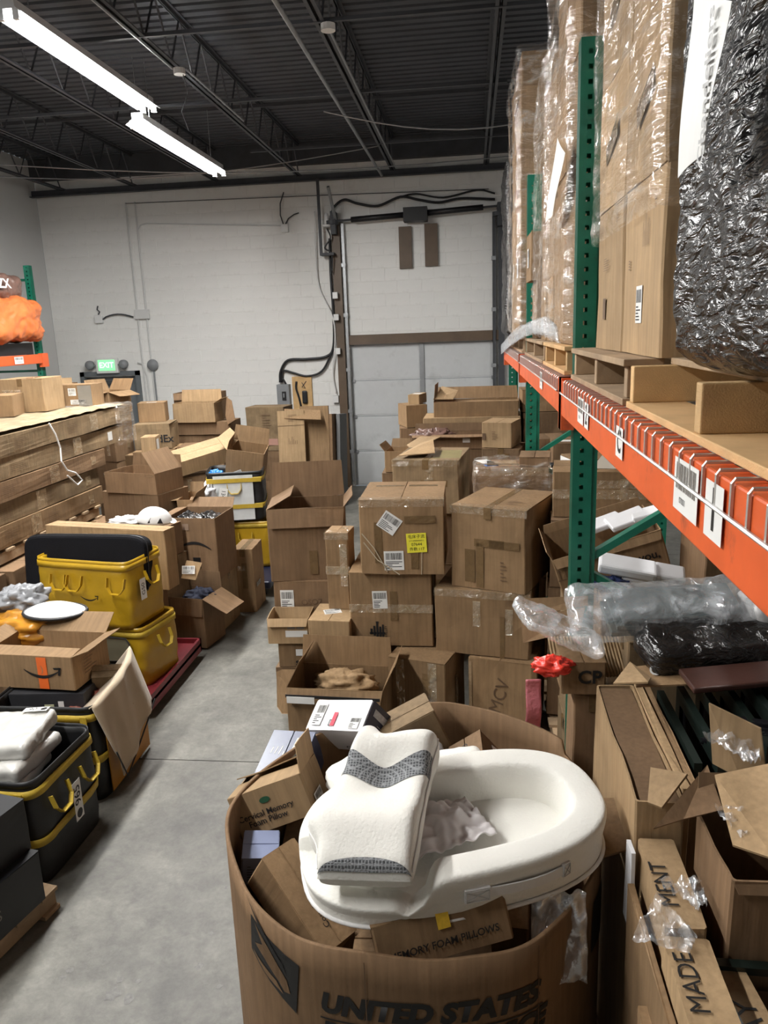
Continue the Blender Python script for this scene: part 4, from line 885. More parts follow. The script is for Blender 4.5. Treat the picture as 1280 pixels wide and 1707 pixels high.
board('cardboard_sheet', [PY(690, 755, 6.7), PY(715, 738, 6.8), PY(735, 728, 6.9), PY(700, 728, 7.0), PY(678, 742, 6.9)], KRAFT2, .006, 'creased tan cardboard scrap left of the olive-taped carton', 'cardboard')
# behind the second upright, under the beam
carton('carton', 'long carton under the far rack beam, seen between the far uprights', (.98, 8.2, 1.80), .02, (.95, .42, .22), KRAFT, marks=[('blank', 'f', .72, .9, .08, .05, 0, WHITEPAPER, 'paper')])
column(.98, 8.2, 1.795, .95, .5, 3, 0, 'rack floor carton below the long carton under the far beam')
carton('carton', 'flat tan carton lying behind the second upright', (.68, 7.02, 1.52), .1, (.32, .36, .16), KRAFT3)
carton('carton', 'wide dull carton right of the second upright with a pale paper on top', (.98, 6.6, 1.50), -.05, (.62, .4, .20), KRAFT3, marks=[('blank', 't', .2, .4, .12, .09, 0, WHITEPAPER, 'paper')])
column(.96, 6.78, 1.495, .78, .70, 3, 0, 'rack floor carton below the wide dull carton')
# ------------------------------------------------------------------ left side: the long flat cartons and the boxes on and under them
G_L = 'long flat cartons of the left stack'
yy0, SX = 4.9, -3.8
zs = [1.04, 1.225, 1.41, 1.585, 1.77, 1.955]
ends = [7.40, 7.42, 7.55, 8.05, 8.27]
for k in range(5):
    L = ends[k]-yy0; h = zs[k+1]-zs[k]-.006
    wx = .86
    o = carton('long_flat_carton', '%s of the five long flat cartons stacked at left' % ('lowest', 'second lowest', 'middle', 'second from top', 'topmost')[k], (SX-wx/2-(.0, .02, .0, .015, 0)[k], yy0+L/2, zs[k]), (.004*(k-2), 0, 0), (wx, L, h), (KRAFT, KRAFT4, KRAFT3, KRAFT4, KRAFT4)[k], group=G_L, wear=.016, split=False,
           marks=[('lines', 'r', .36, .5, .3, .10, 0), ('lines', 'r', .62, .5, .26, .11, 0), ('blank', 'r', .5+.06*k, .5, .16, h*.9, 0, CLEARTAPE, 'tape'), ('blank', 'r', .9, .5, .1, h*.5, 0, WHITEPAPER if k == 3 else CLEARTAPE, 'paper_patch')])
MB().tube([(-3.79, 6.55, 1.96), (-3.77, 6.6, 1.85), (-3.77, 6.65, 1.72), (-3.76, 6.62, 1.6), (-3.76, 6.7, 1.5), (-3.765, 6.85, 1.45), (-3.76, 6.95, 1.36), (-3.76, 6.85, 1.33), (-3.765, 6.7, 1.45)], .008, 5).build('torn_strap', WHITEPL)
tag(COL.objects[-1], 'torn white strap dangling over the long flat cartons', 'strap')
fl = empty('stretch_film', (-4.2, 7.8, 1.6), label='clear film wrapped round the far end of the long flat cartons', cat='plastic film', group='clear film around pallet loads')
crumple_box(-4.68, -3.775, 7.9, 8.31, 1.55, 1.985, 'film', FILM, fl, amp=.015, freq=7, n=36, r=.02, seed=41, ridge=.006, origin=fl.location, skip_bottom=True)
wp = empty('wrapping_paper', (-4.2, 7.0, 1.97), label='crinkled pale film sheet lying over the topmost long flat carton', cat='plastic film')
MB().grid(lambda u, v: (-.44+.84*u, -1.2+2.4*v, .006+.022*abs(noise.noise(Vector((u*5, v*9, 3))))), 24, 50).build('sheet', mat('pale film sheet', (.40, .32, .21), rough=.3, var=.35, scale=6, bump=.5, bscale=12), wp, smooth=True)
# supports under the long cartons
G_U = 'wrapped cartons below the long flat cartons'
lp = empty('wood_pallet', (-4.68, 4.9, .905), label='wooden pallet carrying the long flat cartons at left', cat='pallet')
for x in (0, .4, .82): MB().box(x, x+.05, 0, 2.4, .02, .11).build('stringer', WOODOLD, lp)
for k in range(10): MB().box(-.02, .9, k*.255, k*.255+.1, .11, .13).build('deck_board', WOODOLD, lp)
for y in (.0, 1.15, 2.3): MB().box(-.02, .9, y, y+.1, 0, .02).build('bottom_board', WOODOLD, lp)
n_ = 0
for k, (z0, z1) in enumerate(((.0, .3), (.302, .6), (.602, .902))):
    for j, y in enumerate((5.15, 5.78, 6.41, 7.04)):
        carton('carton', '%s wrapped carton, %s in the row below the long flat cartons' % (('bottom-layer', 'middle-layer', 'top-layer')[k], ('nearest', 'second', 'third', 'farthest')[j]), (-4.09+.05*(j % 2), y, z0), .02*(j-1), (.8, .6, z1-z0-.004), KRAFT3, tape='h', group=G_U, wear=.008, marks=[('label', 'r', .45, .6, .10, .07, 0)] if k > 0 else [])
# boxes on top of the long cartons
carton('carton', 'tan carton at the frame edge on top of the long flat cartons', (-4.62, 7.10, 1.985), .3, (.40, .42, .20), KRAFT, marks=[('blank', 'f', .2, .5, .1, .18, 0, mat('green grey tape', (.12, .17, .15), rough=.3), 'tape')])
carton('carton', 'long tan carton behind the frame-edge carton on the left stack', (-4.55, 7.62, 1.985), .12, (.46, .50, .33), KRAFT2, wear=.01, tape='t')
carton('carton', 'low carton with two white labels and silver-grey end on the left stack', (-4.355, 8.08, 1.985), .051, (.574, .30, .225), KRAFT, tape='', marks=[('label', 'f', .62, .68, .085, .08, 0), ('label', 'f', .72, .2, .17, .05, 0), ('blank', 'f', .86, .5, .15, .215, 0, mat('grey tape', (.22, .21, .19), rough=.3, var=.1), 'tape'), ('text', 'f', .12, .85, 'FJ', .04, 0, WHITEPAPER)])
carton('open_carton', 'open carton with a tan flap in front of the exit door', (-4.52, 9.28, 1.78), -.45, (.40, .34, .27), KRAFT, flaps={'r': (105, .2), 'l': (20, .15), 'b': (30, .16), 'f': (100, .1)})
column(-4.54, 9.28, 1.775, .38, .34, 3, -.3, 'buried carton below the open carton in front of the exit door')
carton('carton', 'flat light carton behind the low labelled carton at left', (-5.05, 8.75, 2.10), .1, (.50, .4, .14), KRAFT2)
carton('carton', 'dark brown carton edge rising behind the flat light carton', (-5.40, 9.55, 1.72), .15, (.50, .4, .42), KRAFT3)
column(-5.05, 8.72, 2.095, .6, .5, 3, .1, 'buried carton below the flat light carton at left')
column(-5.40, 9.53, 1.715, .6, .42, 3, .1, 'buried carton below the dark brown carton at left')
# ------------------------------------------------------------------ back left pile
carton('carton', 'small tan carton with taped top on the parcel carton, back left', (-4.11, 9.62, 1.625), .25, (.34, .32, .24), KRAFT, tape='', marks=[('label', 't', .5, .3, .12, .06, 0)])
carton('carton', 'crumpled parcel carton marked in dark letters under the small tan carton', (-4.03, 9.46, 1.31), .16, (.46, .46, .31), KRAFT4, wear=.016, marks=[('text', 'f', .72, .4, 'FedEx', .13, 0, INK, .003)])
column(-4.02, 9.48, 1.305, .5, .5, 3, .1, 'buried carton below the crumpled parcel carton')
carton('carton', 'small upright carton with white side label right of the left stack', (-3.80, 8.72, 1.355), .187, (.17, .28, .185), KRAFT2, marks=[('blank', 'r', .4, .5, .12, .13, 0, WHITEPAPER, 'paper')])
column(-3.85, 8.72, 1.35, .4, .4, 3, .1, 'buried carton below the small upright carton')
carton('open_carton', 'pale carton front with torn top edge on the back left pile', (-3.69, 10.12, 1.55), -.03, (.583, .34, .255), KRAFT2, flaps={'b': (5, .16), 'r': (60, .12)}, wear=.008)
carton('carton', 'wide brown carton under the pale torn-edged carton, back left', (-3.64, 10.22, 1.38), -.02, (.86, .44, .165), KRAFT3)
column(-3.64, 10.25, 1.375, .86, .45, 3, 0, 'buried carton below the wide brown carton, back left')
carton('open_carton', 'brown open carton leaning up behind the pale torn-edged carton', (-3.86, 10.72, 1.28), .0, (.66, .35, .62), KRAFT3, flaps={'f': (160, .1)})
column(-3.86, 10.72, 1.275, .62, .34, 2, 0, 'buried carton below the brown carton leaning up, back left')
board('cardboard_sheet', [PY(380, 708, 9.95), PY(376, 692, 10.0), PY(378, 662, 10.1), PY(386, 668, 10.0), PY(392, 700, 9.9)], KRAFT3, .008, 'twisted torn cardboard flap beside the pale carton, back left', 'cardboard')
carton('carton', 'big worn carton with printed panel below the disconnect box', (-3.10, 11.62, .93), -.12, (.62, .40, .66), KRAFT4, wear=.014, marks=[('lines', 'f', .55, .68, .20, .25, 0), ('blank', 'f', .62, .2, .22, .10, 0, mat('pinkish print', (.40, .22, .17), rough=.6), 'print_patch')])
column(-3.10, 11.62, .925, .66, .45, 2, -.1, 'buried carton below the worn carton with printed panel')
carton('carton', 'dark low carton in the shade of the back left pile', (-3.45, 9.55, 1.12), .1, (.6, .4, .19), KRAFT3)
column(-3.45, 9.55, 1.115, .6, .42, 2, .1, 'buried carton below the dark low carton, back left')
blob('paper_scrap', 'crumpled torn paper scraps in front of the parcel carton', 'paper', (-3.52, 8.95, 1.25), (.16, .08, .06), KRAFT4, .6, 5, 12)
# flattened cartons leaning near the back wall
def leaner(x, y, w, h, lean, rz, th, lab, m, marks=()):
    return carton('flattened_carton', lab, (x, y, .0), (-lean, 0, rz), (w, th, h), m, marks=marks, split=False, wear=.004, group='flattened cartons leaning by the back wall')
leaner(-2.66, 11.05, .40, 1.56, .12, .10, .03, 'front flattened carton with print leaning below the control board', KRAFT2, [('lines', 'f', .55, .72, .14, .16, math.pi/2), ('lines', 'f', .6, .93, .2, .12, 0), ('blank', 'f', .5, .86, .41, .006, .02, BROWNINK, 'crease')])
leaner(-2.36, 11.28, .44, 1.60, .10, .0, .05, 'second flattened carton leaning right of the printed one', KRAFT)
leaner(-2.14, 11.42, .10, 1.46, .10, -.1, .3, 'narrow flattened carton on edge beside the brown door post', KRAFT3)
leaner(-2.02, 11.60, .06, 1.44, .08, -.2, .3, 'grey edged flat panel leaning last in the row by door post', mat('grey foam board', (.16, .16, .16), rough=.7))
board('cardboard_sheet', [PY(474, 682, 11.3), PY(534, 684, 11.3), PY(535, 700, 11.2), PY(474, 698, 11.2)], KRAFT, .02, 'flap of board bent forward on top of the leaning flattened cartons', 'cardboard')
# ------------------------------------------------------------------ totes and the row along the aisle, left
def tote(name, label, loc, rz, dims, m, strapm, group='tote carts along the aisle', bands=(.2, .8), handles=(('f', .35), ('f', .7), ('r', .5)), hb=.05, lean=(0, 0), inner=None, bulge=.03, seed=1, wall=.012):
    w, d, h = dims; r = empty(name, loc, (lean[0], lean[1], rz), label, 'tote', group); so = Vector((seed*5.1, 0, seed))
    def shell(sc, z):   # rounded-rectangle ring, slightly bulging and wrinkled
        pts = []; n = 64; rad = min(w, d)*.12
        for k in range(n):
            a = 2*math.pi*(k+.5)/n; c, s = math.cos(a), math.sin(a)
            e = .22; x = math.copysign(abs(c)**e, c); y = math.copysign(abs(s)**e, s)
            t = z/h; bu = 1+bulge*math.sin(math.pi*t)*(1-abs(abs(x)-abs(y))*.3)
            p = Vector((x*w/2*bu*sc, y*d/2*bu*sc, z))
            p += noise.noise_vector(Vector((x*3, y*3, z*14))+so)*.010*(1 if 0 < t else 0)
            pts.append(p)
        return pts
    nz = 14; b = MB(); vs = []; n = 64
    rows = [shell(1, h*j/nz) for j in range(nz+1)]+[shell(1-2*wall/min(w, d), h*j/nz) for j in range(nz, 0, -1)]
    for q in rows: vs += q
    fs = [(j*n+k, j*n+(k+1) % n, (j+1)*n+(k+1) % n, (j+1)*n+k) for j in range(len(rows)-1) for k in range(n)]
    fs.append(tuple(range(n))[::-1]); fs.append(tuple((len(rows)-1)*n+k for k in range(n)))
    b.add(vs, fs).build('tote_body', m, r, smooth=True)
    def ring(z0, z1, off, mm, nm):
        q0 = shell(1+off, z0); q1 = shell(1+off, z1); q0 = [Vector((p.x, p.y, z0)) for p in q0]; q1 = [Vector((p.x, p.y, z1)) for p in q1]
        MB().add(q0+q1, [(k, (k+1) % n, n+(k+1) % n, n+k) for k in range(n)]).build(nm, mm, r, smooth=True, solid=.004)
    ring(h-.02, h+.012, .012, m, 'rim')
    for t in bands: ring(h*t-.022, h*t+.022, .022, strapm, 'strap')
    for fc, u in handles:
        o, x, nn, fw, fh = fframe(fc, dims); c = o+x*fw*u+nn*(.028+bulge*.2*d)
        z0 = h*.80; hw = .075; dp = .11
        pts = [c+x*(-hw)+Vector((0, 0, z0)), c+x*(-hw*.95)+nn*.02+Vector((0, 0, z0-dp*.6)), c+x*(-hw*.5)+nn*.03+Vector((0, 0, z0-dp)), c+x*(hw*.5)+nn*.03+Vector((0, 0, z0-dp)), c+x*(hw*.95)+nn*.02+Vector((0, 0, z0-dp*.6)), c+x*hw+Vector((0, 0, z0))]
        bb = MB()
        for a, c2 in zip(pts, pts[1:]): bb.bar(a, c2, .006, .026, nn)
        bb.build('handle', strapm, r)
    return r
# big yellow tote on another one, on a red dolly
dl = empty('red_dolly', (-2.62, 5.4, 0), label='dark red low dolly tray on the floor under the yellow totes', cat='dolly')
REDP = mat('dark red enamel', (.22, .025, .035), rough=.4, var=.2)
MB().box(-.42, .30, -.58, .52, .10, .125).build('tray', REDP, dl); 
for a in ((-.42, -.40, -.58, .52), (.28, .30, -.58, .52), (-.42, .30, -.58, -.56), (-.42, .30, .50, .52)): MB().box(*a, .05, .165).build('tray_side', REDP, dl)
for x in (-.33, .2):
    for y in (-.48, .42): MB().lathe([(0, -.02), (.045, -.02), (.045, .02), (0, .02)], 14).build('caster', BLACKPL, dl, loc=(x, y, .046), rot=(0, math.pi/2, 0))
lo = tote('yellow_tote', 'lower yellow tote with grey side panel beneath the big yellow tote', (-2.76, 5.36, .128), -.20, (.76, .48, .455), YELTOTE, YELSTRAP, bands=(.9,), handles=(('r', .5),), seed=3)
MB().prism([(-.12, .05), (.22, .05), (.24, .08), (.24, .36), (.21, .4), (-.12, .4)], 0, .006).build('side_panel', mat('grey mesh panel', (.20, .185, .12), rough=.6, var=.1), lo, loc=(.06, -.275, .0))
MB().tube([(-.06, -.278, .05), (.28, -.278, .05), (.30, -.278, .08), (.30, -.278, .36), (.27, -.278, .4), (-.06, -.278, .4)], .006, 5).build('panel_piping', BLACKPL, lo)
YT = (.80, .46, .50)
yt = tote('yellow_tote', 'big yellow tote with black smile arrow, holding the black case', (-2.83, 5.33, .60), -.20, YT, YELTOTE, YELTOTE, bands=(.93,), handles=(('f', .46), ('f', .30), ('f', .92), ('r', .55)), seed=5, bulge=.02)
def smile(parent, M, w, m=INK):
    b = MB(); n = 14; up = []; lo_ = []
    for k in range(n+1):
        t = k/n; x = (t-.5)*w; y = -.30*w*(1-(2*t-1)**2)*.62; th = .105*w*abs(math.sin(math.pi*min(.98, t*.95+.05)))**.6*.8
        up.append((x, y+th*.5, 0)); lo_.append((x, y-th*.5, 0))
    b.add(up+lo_, [(k, k+1, n+2+k, n+1+k)[::-1] for k in range(n)])
    x = w*.5
    b.add([(x-.18*w, .075*w, 0), (x+.045*w, .085*w, 0), (x+.045*w, .03*w, 0), (x-.15*w, .025*w, 0)], [(0, 3, 2, 1)]).add([(x+.045*w, .085*w, 0), (x-.015*w, .085*w, 0), (x-.06*w, -.13*w, 0), (x-.0*w, -.13*w, 0)], [(0, 1, 2, 3)])
    o = b.build('smile_arrow', m, parent); o.matrix_basis = M; return o
smile(yt, fplace('f', YT, .62, .50, 0, .045), .15)
tg = sticker(yt, fplace('r', YT, .3, .55, 0, .035), .07, .16, name='number_tag', barcode=False, lines=0); lettering(tg, 'G50', Matrix.Translation((0, 0, .001)) @ Matrix.Rotation(math.pi/2, 4, 'Z'), .055, INK)
# black padded case and long carton in it
cs_ = empty('black_case', (-2.92, 5.30, .78), (math.radians(-8), 0, -.06), 'long black zipped instrument case standing in the big yellow tote', 'case')
pl = []
for k in range(48):
    a = 2*math.pi*k/48; pl.append((.50*math.copysign(abs(math.cos(a))**.25, math.cos(a)), .23+.23*math.copysign(abs(math.sin(a))**.3, math.sin(a))))
CASE = mat('black case fabric', (.005, .005, .007), rough=.9, spec=.2, var=.2, bump=.2, bscale=200)
MB().prism(pl, -.07, .07).build('case_body', CASE, cs_, bevel=.02, smooth=False)
MB().tube([(x*1.005, -.03, z*1.003) for x, z in pl]+[(pl[0][0]*1.005, -.03, pl[0][1])], .006, 5).build('zip_piping', BLACKPL, cs_)
MB().tube([(.0, -.08, .17), (.02, -.11, .24), (.2, -.11, .20), (.2, -.08, .12)], .012, 6).build('grip', BLACKPL, cs_)
carton('long_carton', 'long narrow carton with white label standing behind the black case', (-3.06, 5.99, .64), -.20, (1.18, .16, .50), KRAFT2, marks=[('label', 'f', .48, .80, .10, .03, 0)], wear=.008, tape='')
column(-3.1, 6.03, .636, .9, .3, 2, -.2, 'buried carton below the long narrow carton')
hm = empty('white_helmet', (-2.80, 6.30, 1.10), (.1, .15, .5), 'white helmet with black vents lying on the pile behind the black case', 'helmet')
b = MB()
b.grid(lambda u, v: ((.15+.012*math.cos(2*math.pi*u))*math.cos(2*math.pi*u)*math.cos(v*math.pi/2), .115*math.sin(2*math.pi*u)*math.cos(v*math.pi/2), .13*math.sin(v*math.pi/2)), 28, 10, closeu=True).build('shell', WHITEPL, hm, smooth=True, solid=.008)
MB().grid(lambda u, v: (.14+.06*v*math.cos((u-.5)*2), .10*math.sin((u-.5)*2.6)*(1-.2*v), .008+.012*(1-v)), 10, 3).build('visor', WHITEPL, hm, solid=.006)
for x, y in ((.02, -.118), (-.06, -.11)): MB().add([(x, y, .02), (x+.05, y, .02), (x+.025, y+.012, .065)], [(0, 1, 2)]).build('vent', BLACKPL, hm, solid=.006)
MB().tube([(-.12, -.08, .0), (-.05, -.12, -.02), (.05, -.12, -.02), (.12, -.07, .0)], .006, 5).build('chin_strap', BLACKPL, hm)
carton('carton', 'low dark carton carrying the white helmet', (-2.86, 6.32, .80), -.3, (.5, .3, .275), KRAFT3)
column(-2.86, 6.34, .796, .5, .34, 2, -.3, 'buried carton below the white helmet carton')
blob('white_cloth', 'white fabric bundle beside the helmet', 'cloth', (-3.04, 6.28, 1.115), (.14, .10, .04), WHITECLOTH, .4, 3, 3)
carton('open_carton', 'brown open carton with one lit inner flap behind the helmet', (-3.18, 7.06, 1.235), -.276, (.60, .42, .20), KRAFT3, flaps={'r': (-35, .24), 'b': (5, .12), 'f': (178, .03)})
carton('carton', 'plain brown carton under the open carton behind the helmet', (-3.20, 7.10, .93), -.33, (.70, .45, .30), KRAFT3)
column(-3.18, 7.14, .925, .6, .42, 2, -.3, 'buried carton below the plain brown carton behind the helmet')
carton('open_carton', 'small carton with pale opened flaps right of the helmet', (-2.755, 7.14, 1.0), .06, (.16, .42, .15), KRAFT, flaps={'l': (95, .09), 'b': (20, .1), 'r': (30, .08)})
column(-2.745, 7.15, .995, .17, .40, 2, .05, 'buried carton below the small pale-flapped carton')
# frowning parcel box (smile printed upside down) full of black packets
FB = (.468, .46, .575)
fb_ = carton('open_carton', 'carton printed with an upside-down smile arrow, filled with black packets', (-2.503, 6.668, .516), -.067, FB, KRAFT3, flaps={'l': (95, .1), 'b': (50, .12)}, marks=[('blank', 'f', .40, .86, .06, .06, 0, mat('pale print', (.30, .21, .15), rough=.6), 'handle_print'), ('blank', 'f', .57, .28, .07, .10, 0, INK, 'print_block')])
smile(fb_, fplace('f', FB, .54, .50, math.pi), .32)
R = random.Random(5)
for k in range(9):
    o = empty('black_packet', (-2.62+.034*k, 6.62+R.uniform(-.06, .06), 1.045+R.uniform(0, .02)), (R.uniform(-.2, .2), R.uniform(.2, .7), R.uniform(-.4, .0)), 'glossy black packet in the upside-down smile carton, number %s from the left' % ('one', 'two', 'three', 'four', 'five', 'six', 'seven', 'eight', 'nine')[k], 'packet', 'black packets in the upside-down smile carton')
    crumple_box(-.05, .05, -.10, .10, -.012, .012, 'film_packet', BLACKFILM, o, amp=.006, freq=14, n=14, r=.01, seed=k)
OL = (.36, .34, .45)
ol = carton('open_carton', 'low open carton with tan flaps on the floor below the upside-down smile carton', (-2.46, 6.235, .02), -.20, OL, KRAFT3, flaps={'l': (25, .22), 'b': (5, .14), 'r': (118, .25), 'f': (175, .16)})
board('cardboard_sheet', [PY(302, 964, 6.0), PY(311, 934, 6.05), PY(337, 938, 6.05), PY(326, 967, 6.0)], KRAFT2, .006, 'tan flap with white shipping sticker beside the low open carton', 'cardboard')
column(-2.52, 6.72, .512, .46, .42, 1, -.06, 'floor carton under the upside-down smile carton')
sticker(empty('shipping_label', (0, 0, 0), label='white shipping sticker on the tan flap', cat='label'), frame_mat(PY(314, 950, 6.0), (1, 0, 0), (.1, -1, .3)), .11, .07, name='paper')
blob('dark_fabric', 'dark blue fabric stuffed in the low open carton', 'cloth', (-2.40, 6.2, .44), (.13, .12, .07), mat('navy fabric', (.02, .025, .05), rough=.8, var=.2), .4, 3, 6)
carton('carton', 'tan topped carton between upside-down smile carton and far yellow tote', (-2.235, 7.16, .0), .02, (.20, .38, .64), KRAFT, tape='t')
bx = empty('blue_dolly', (-2.3, 7.72, 0), label='dark blue plastic dolly on the floor behind the tan topped carton', cat='dolly')
MB().box(-.3, .2, -.3, .45, .08, .16).build('tray', mat('navy plastic', (.012, .018, .05), rough=.4), bx, bevel=.02)
for x in (-.22, .12):
    for y in (-.22, .36): MB().lathe([(0, -.02), (.045, -.02), (.045, .02), (0, .02)], 12).build('caster', BLACKPL, bx, loc=(x, y, .046), rot=(0, math.pi/2, 0))
# far totes
y2 = tote('yellow_tote', 'far yellow tote below the clear-panelled tote', (-2.50, 8.17, .17), .10, (.56, .50, .50), YELTOTE, YELSTRAP, bands=(.93,), handles=(('f', .5),), seed=8)
CT = (.60, .50, .53)
ct = tote('clear_tote', 'black tote with cloudy clear front panel and yellow straps, number 134', (-2.60, 8.14, .70), .20, CT, BLKTOTE, YELSTRAP, bands=(.32, .86), handles=(('f', .5),), seed=9)
MB().box(-.22, .20, 0, .006, .02, .51).build('clear_panel', CLEARPVC, ct, loc=(0, -.292, .0))
for z in (.32, .86): MB().box(-.29, .29, -.302, -.297, CT[2]*z-.022, CT[2]*z+.022).build('front_strap', YELSTRAP, ct)
tg = sticker(ct, fplace('f', CT, .30, .6, -.2, .065), .09, .13, name='number_tag', barcode=False, lines=0); lettering(tg, '134', Matrix.Translation((0, 0, .001)) @ Matrix.Rotation(-math.pi/2, 4, 'Z'), .06, INK)
carton('open_carton', 'tilted open carton with bent pale flap standing in the clear-panelled tote', (-2.56, 8.36, 1.10), (.155, .179, .126), (.411, .36, .36), KRAFT, flaps={'b': (15, .18), 'l': (-10, .1)}, marks=[('label', 'f', .35, .25, .10, .08, .5)])
carton('open_carton', 'long tilted tan carton lying over the pile behind the clear-panelled tote', (-3.15, 8.46, 1.24), (.26, -.17, .72), (.86, .34, .17), KRAFT2, tape='')
board('cardboard_sheet', [PY(362, 730, 8.45), PY(383, 713, 8.6), PY(401, 730, 8.5), PY(379, 752, 8.3)], KRAFT2, .006, 'raised tan end flap of the long tilted carton', 'cardboard')
column(-3.22, 8.5, 1.13, .5, .42, 3, .5, 'buried carton below the long tilted tan carton')
blob('white_plastic_bag', 'white and grey plastic mailer bag left of the clear-panelled tote', 'plastic bag', (-2.86, 7.78, 1.02), (.13, .10, .11), mat('white poly mailer', (.62, .63, .65), rough=.3, bump=.4, bscale=14), .45, 2.5, 8)
blob('blue_plastic_bag', 'bright blue plastic bag tucked behind the white mailer bag', 'plastic bag', (-2.78, 8.02, 1.18), (.09, .08, .06), mat('blue poly', (.03, .2, .55), rough=.3), .5, 3, 18)
blob('black_plastic_bag', 'black plastic bag slumped left of the clear-panelled tote', 'plastic bag', (-2.96, 7.72, .80), (.17, .16, .20), BLACKFILM, .35, 3, 28)
column(-2.92, 7.76, .62, .3, .3, 2, 0, 'buried carton below the black plastic bag')
# ---- near totes at the left edge
T2 = (.66, .64, .60)
t2 = tote('black_tote', 'black and yellow tote with cream cloth hanging over its side', (-2.52, 4.15, .0), .0, T2, BLKTOTE, YELSTRAP, bands=(.90, .45), handles=(), seed=14)
MB().box(0, .006, -.24, .30, .02, .46).build('side_panel', mat('orange yellow panel', (.42, .19, .02), rough=.5, var=.15), t2, loc=(.345, 0, 0))
cl = empty('cream_cloth', (-2.17, 4.15, .55), label='cream cloth with dark piping draped over the side of the black and yellow tote', cat='cloth')
rim = [Vector((-2.195, 3.83, .615)), Vector((-2.165, 3.98, .645)), Vector((-2.15, 4.14, .675)), Vector((-2.17, 4.3, .70)), Vector((-2.23, 4.46, .72))]
bot = [Vector((-2.115, 3.88, .30)), Vector((-2.10, 3.95, .10)), Vector((-2.095, 4.12, .20)), Vector((-2.09, 4.28, .30)), Vector((-2.105, 4.44, .36))]
ins = [Vector((-2.34, 3.9, .5)), Vector((-2.36, 4.0, .5)), Vector((-2.37, 4.14, .5)), Vector((-2.36, 4.3, .52)), Vector((-2.38, 4.46, .55))]
def lerpl(A, u): k = min(len(A)-2, int(u*(len(A)-1))); return A[k].lerp(A[k+1], u*(len(A)-1)-k)
def clf(u, v):
    if v < .25: p = lerpl(ins, u).lerp(lerpl(rim, u), v/.25)
    else: p = lerpl(rim, u).lerp(lerpl(bot, u), (v-.25)/.75)
    return p+Vector((.014*math.sin(u*17)*(v), 0, 0))-Vector(cl.location)
MB().grid(clf, 28, 20).build('cloth', CREAM, cl, smooth=True, solid=.008)
MB().tube([lerpl(bot, k/12)-Vector(cl.location)+Vector((.012, 0, 0)) for k in range(13)], .005, 5).build('piping', BLACKPL, cl)
SB = (.62, .40, .215)
carton('carton', 'dark printed carton under the smile carton in the near tote', (-2.62, 4.22, .40), .06, (.50, .36, .18), mat('black printed carton', (.030, .030, .034), rough=.5, var=.2), marks=[('blank', 'f', .55, .45, .06, .07, 0, mat('pale green label', (.55, .56, .36), rough=.6), 'label'), ('blank', 'f', .70, .62, .035, .05, 0, WHITEPAPER, 'label'), ('text', 'f', .86, .3, 'E', .05, .3, WHITEPAPER)])
sb = carton('open_carton', 'open carton with black smile arrow and orange tape strip', (-2.70, 4.27, .605), -.071, SB, KRAFT, flaps={'b': (60, .17), 'r': (70, .12), 'l': (60, .1), 'f': (-86, .12)}, marks=[('blank', 'f', .67, .5, .065, .205, 0, ORANGEINK, 'orange_tape'), ('lines', 'r', .5, .55, .22, .14, 0)])
smile(sb, fplace('f', SB, .665, .60, 0, .007), .24)
lettering(sb, ')', fplace('f', SB, .67, .62, 0, .0065), .06, KRAFT2)
carton('carton', 'grey taped parcel leaning inside the near tote behind the cloth', (-2.36, 4.36, .42), (.5, .1, .4), (.2, .1, .25), KRAFT4)
blob('tote_filling', 'red and brown odds and ends inside the near black and yellow tote', 'packages', (-2.4, 4.2, .42), (.24, .26, .10), mat('reddish wrapping', (.20, .055, .035), rough=.5, var=.5, scale=8), .4, 3, 40)
blob('orange_bag', 'orange and yellow plastic bag at the left edge behind the smile carton', 'plastic bag', (-3.00, 4.60, .80), (.26, .16, .11), mat('orange yellow poly', (.46, .20, .02), rough=.3, var=.35, scale=5, bump=.4, bscale=10), .3, 2.5, 22)
column(-3.02, 4.66, .685, .40, .30, 2, 0, 'buried carton below the orange bag')
sw = empty('white_seat_pad', (-2.80, 4.60, .905), (.1, .05, .2), 'white padded pad with black rim on the orange bag', 'pad')
MB().grid(lambda u, v: (.20*math.cos(6.283*u)*(1-v)**.5, .12*math.sin(6.283*u)*(1-v)**.5, .06*v), 28, 8, closeu=True).build('pad', WHITECLOTH, sw, smooth=True, solid=.01)
MB().tube([(.205*math.cos(6.283*k/24), .125*math.sin(6.283*k/24), .0) for k in range(25)], .012, 6).build('black_rim', BLACKPL, sw, smooth=True)
blob('grey_plastic_bag', 'translucent grey plastic bag at the left edge above the orange bag', 'plastic bag', (-3.12, 4.76, .95), (.16, .13, .09), mat('grey poly film', (.35, .36, .38), rough=.2, bump=.5, bscale=12, alpha=.8), .4, 2.6, 33)
MB().box(T2[0]/2-.075, T2[0]/2-.035, -T2[1]/2-.022, -T2[1]/2-.017, .02, T2[2]*.93).build('corner_strap', YELSTRAP, t2)
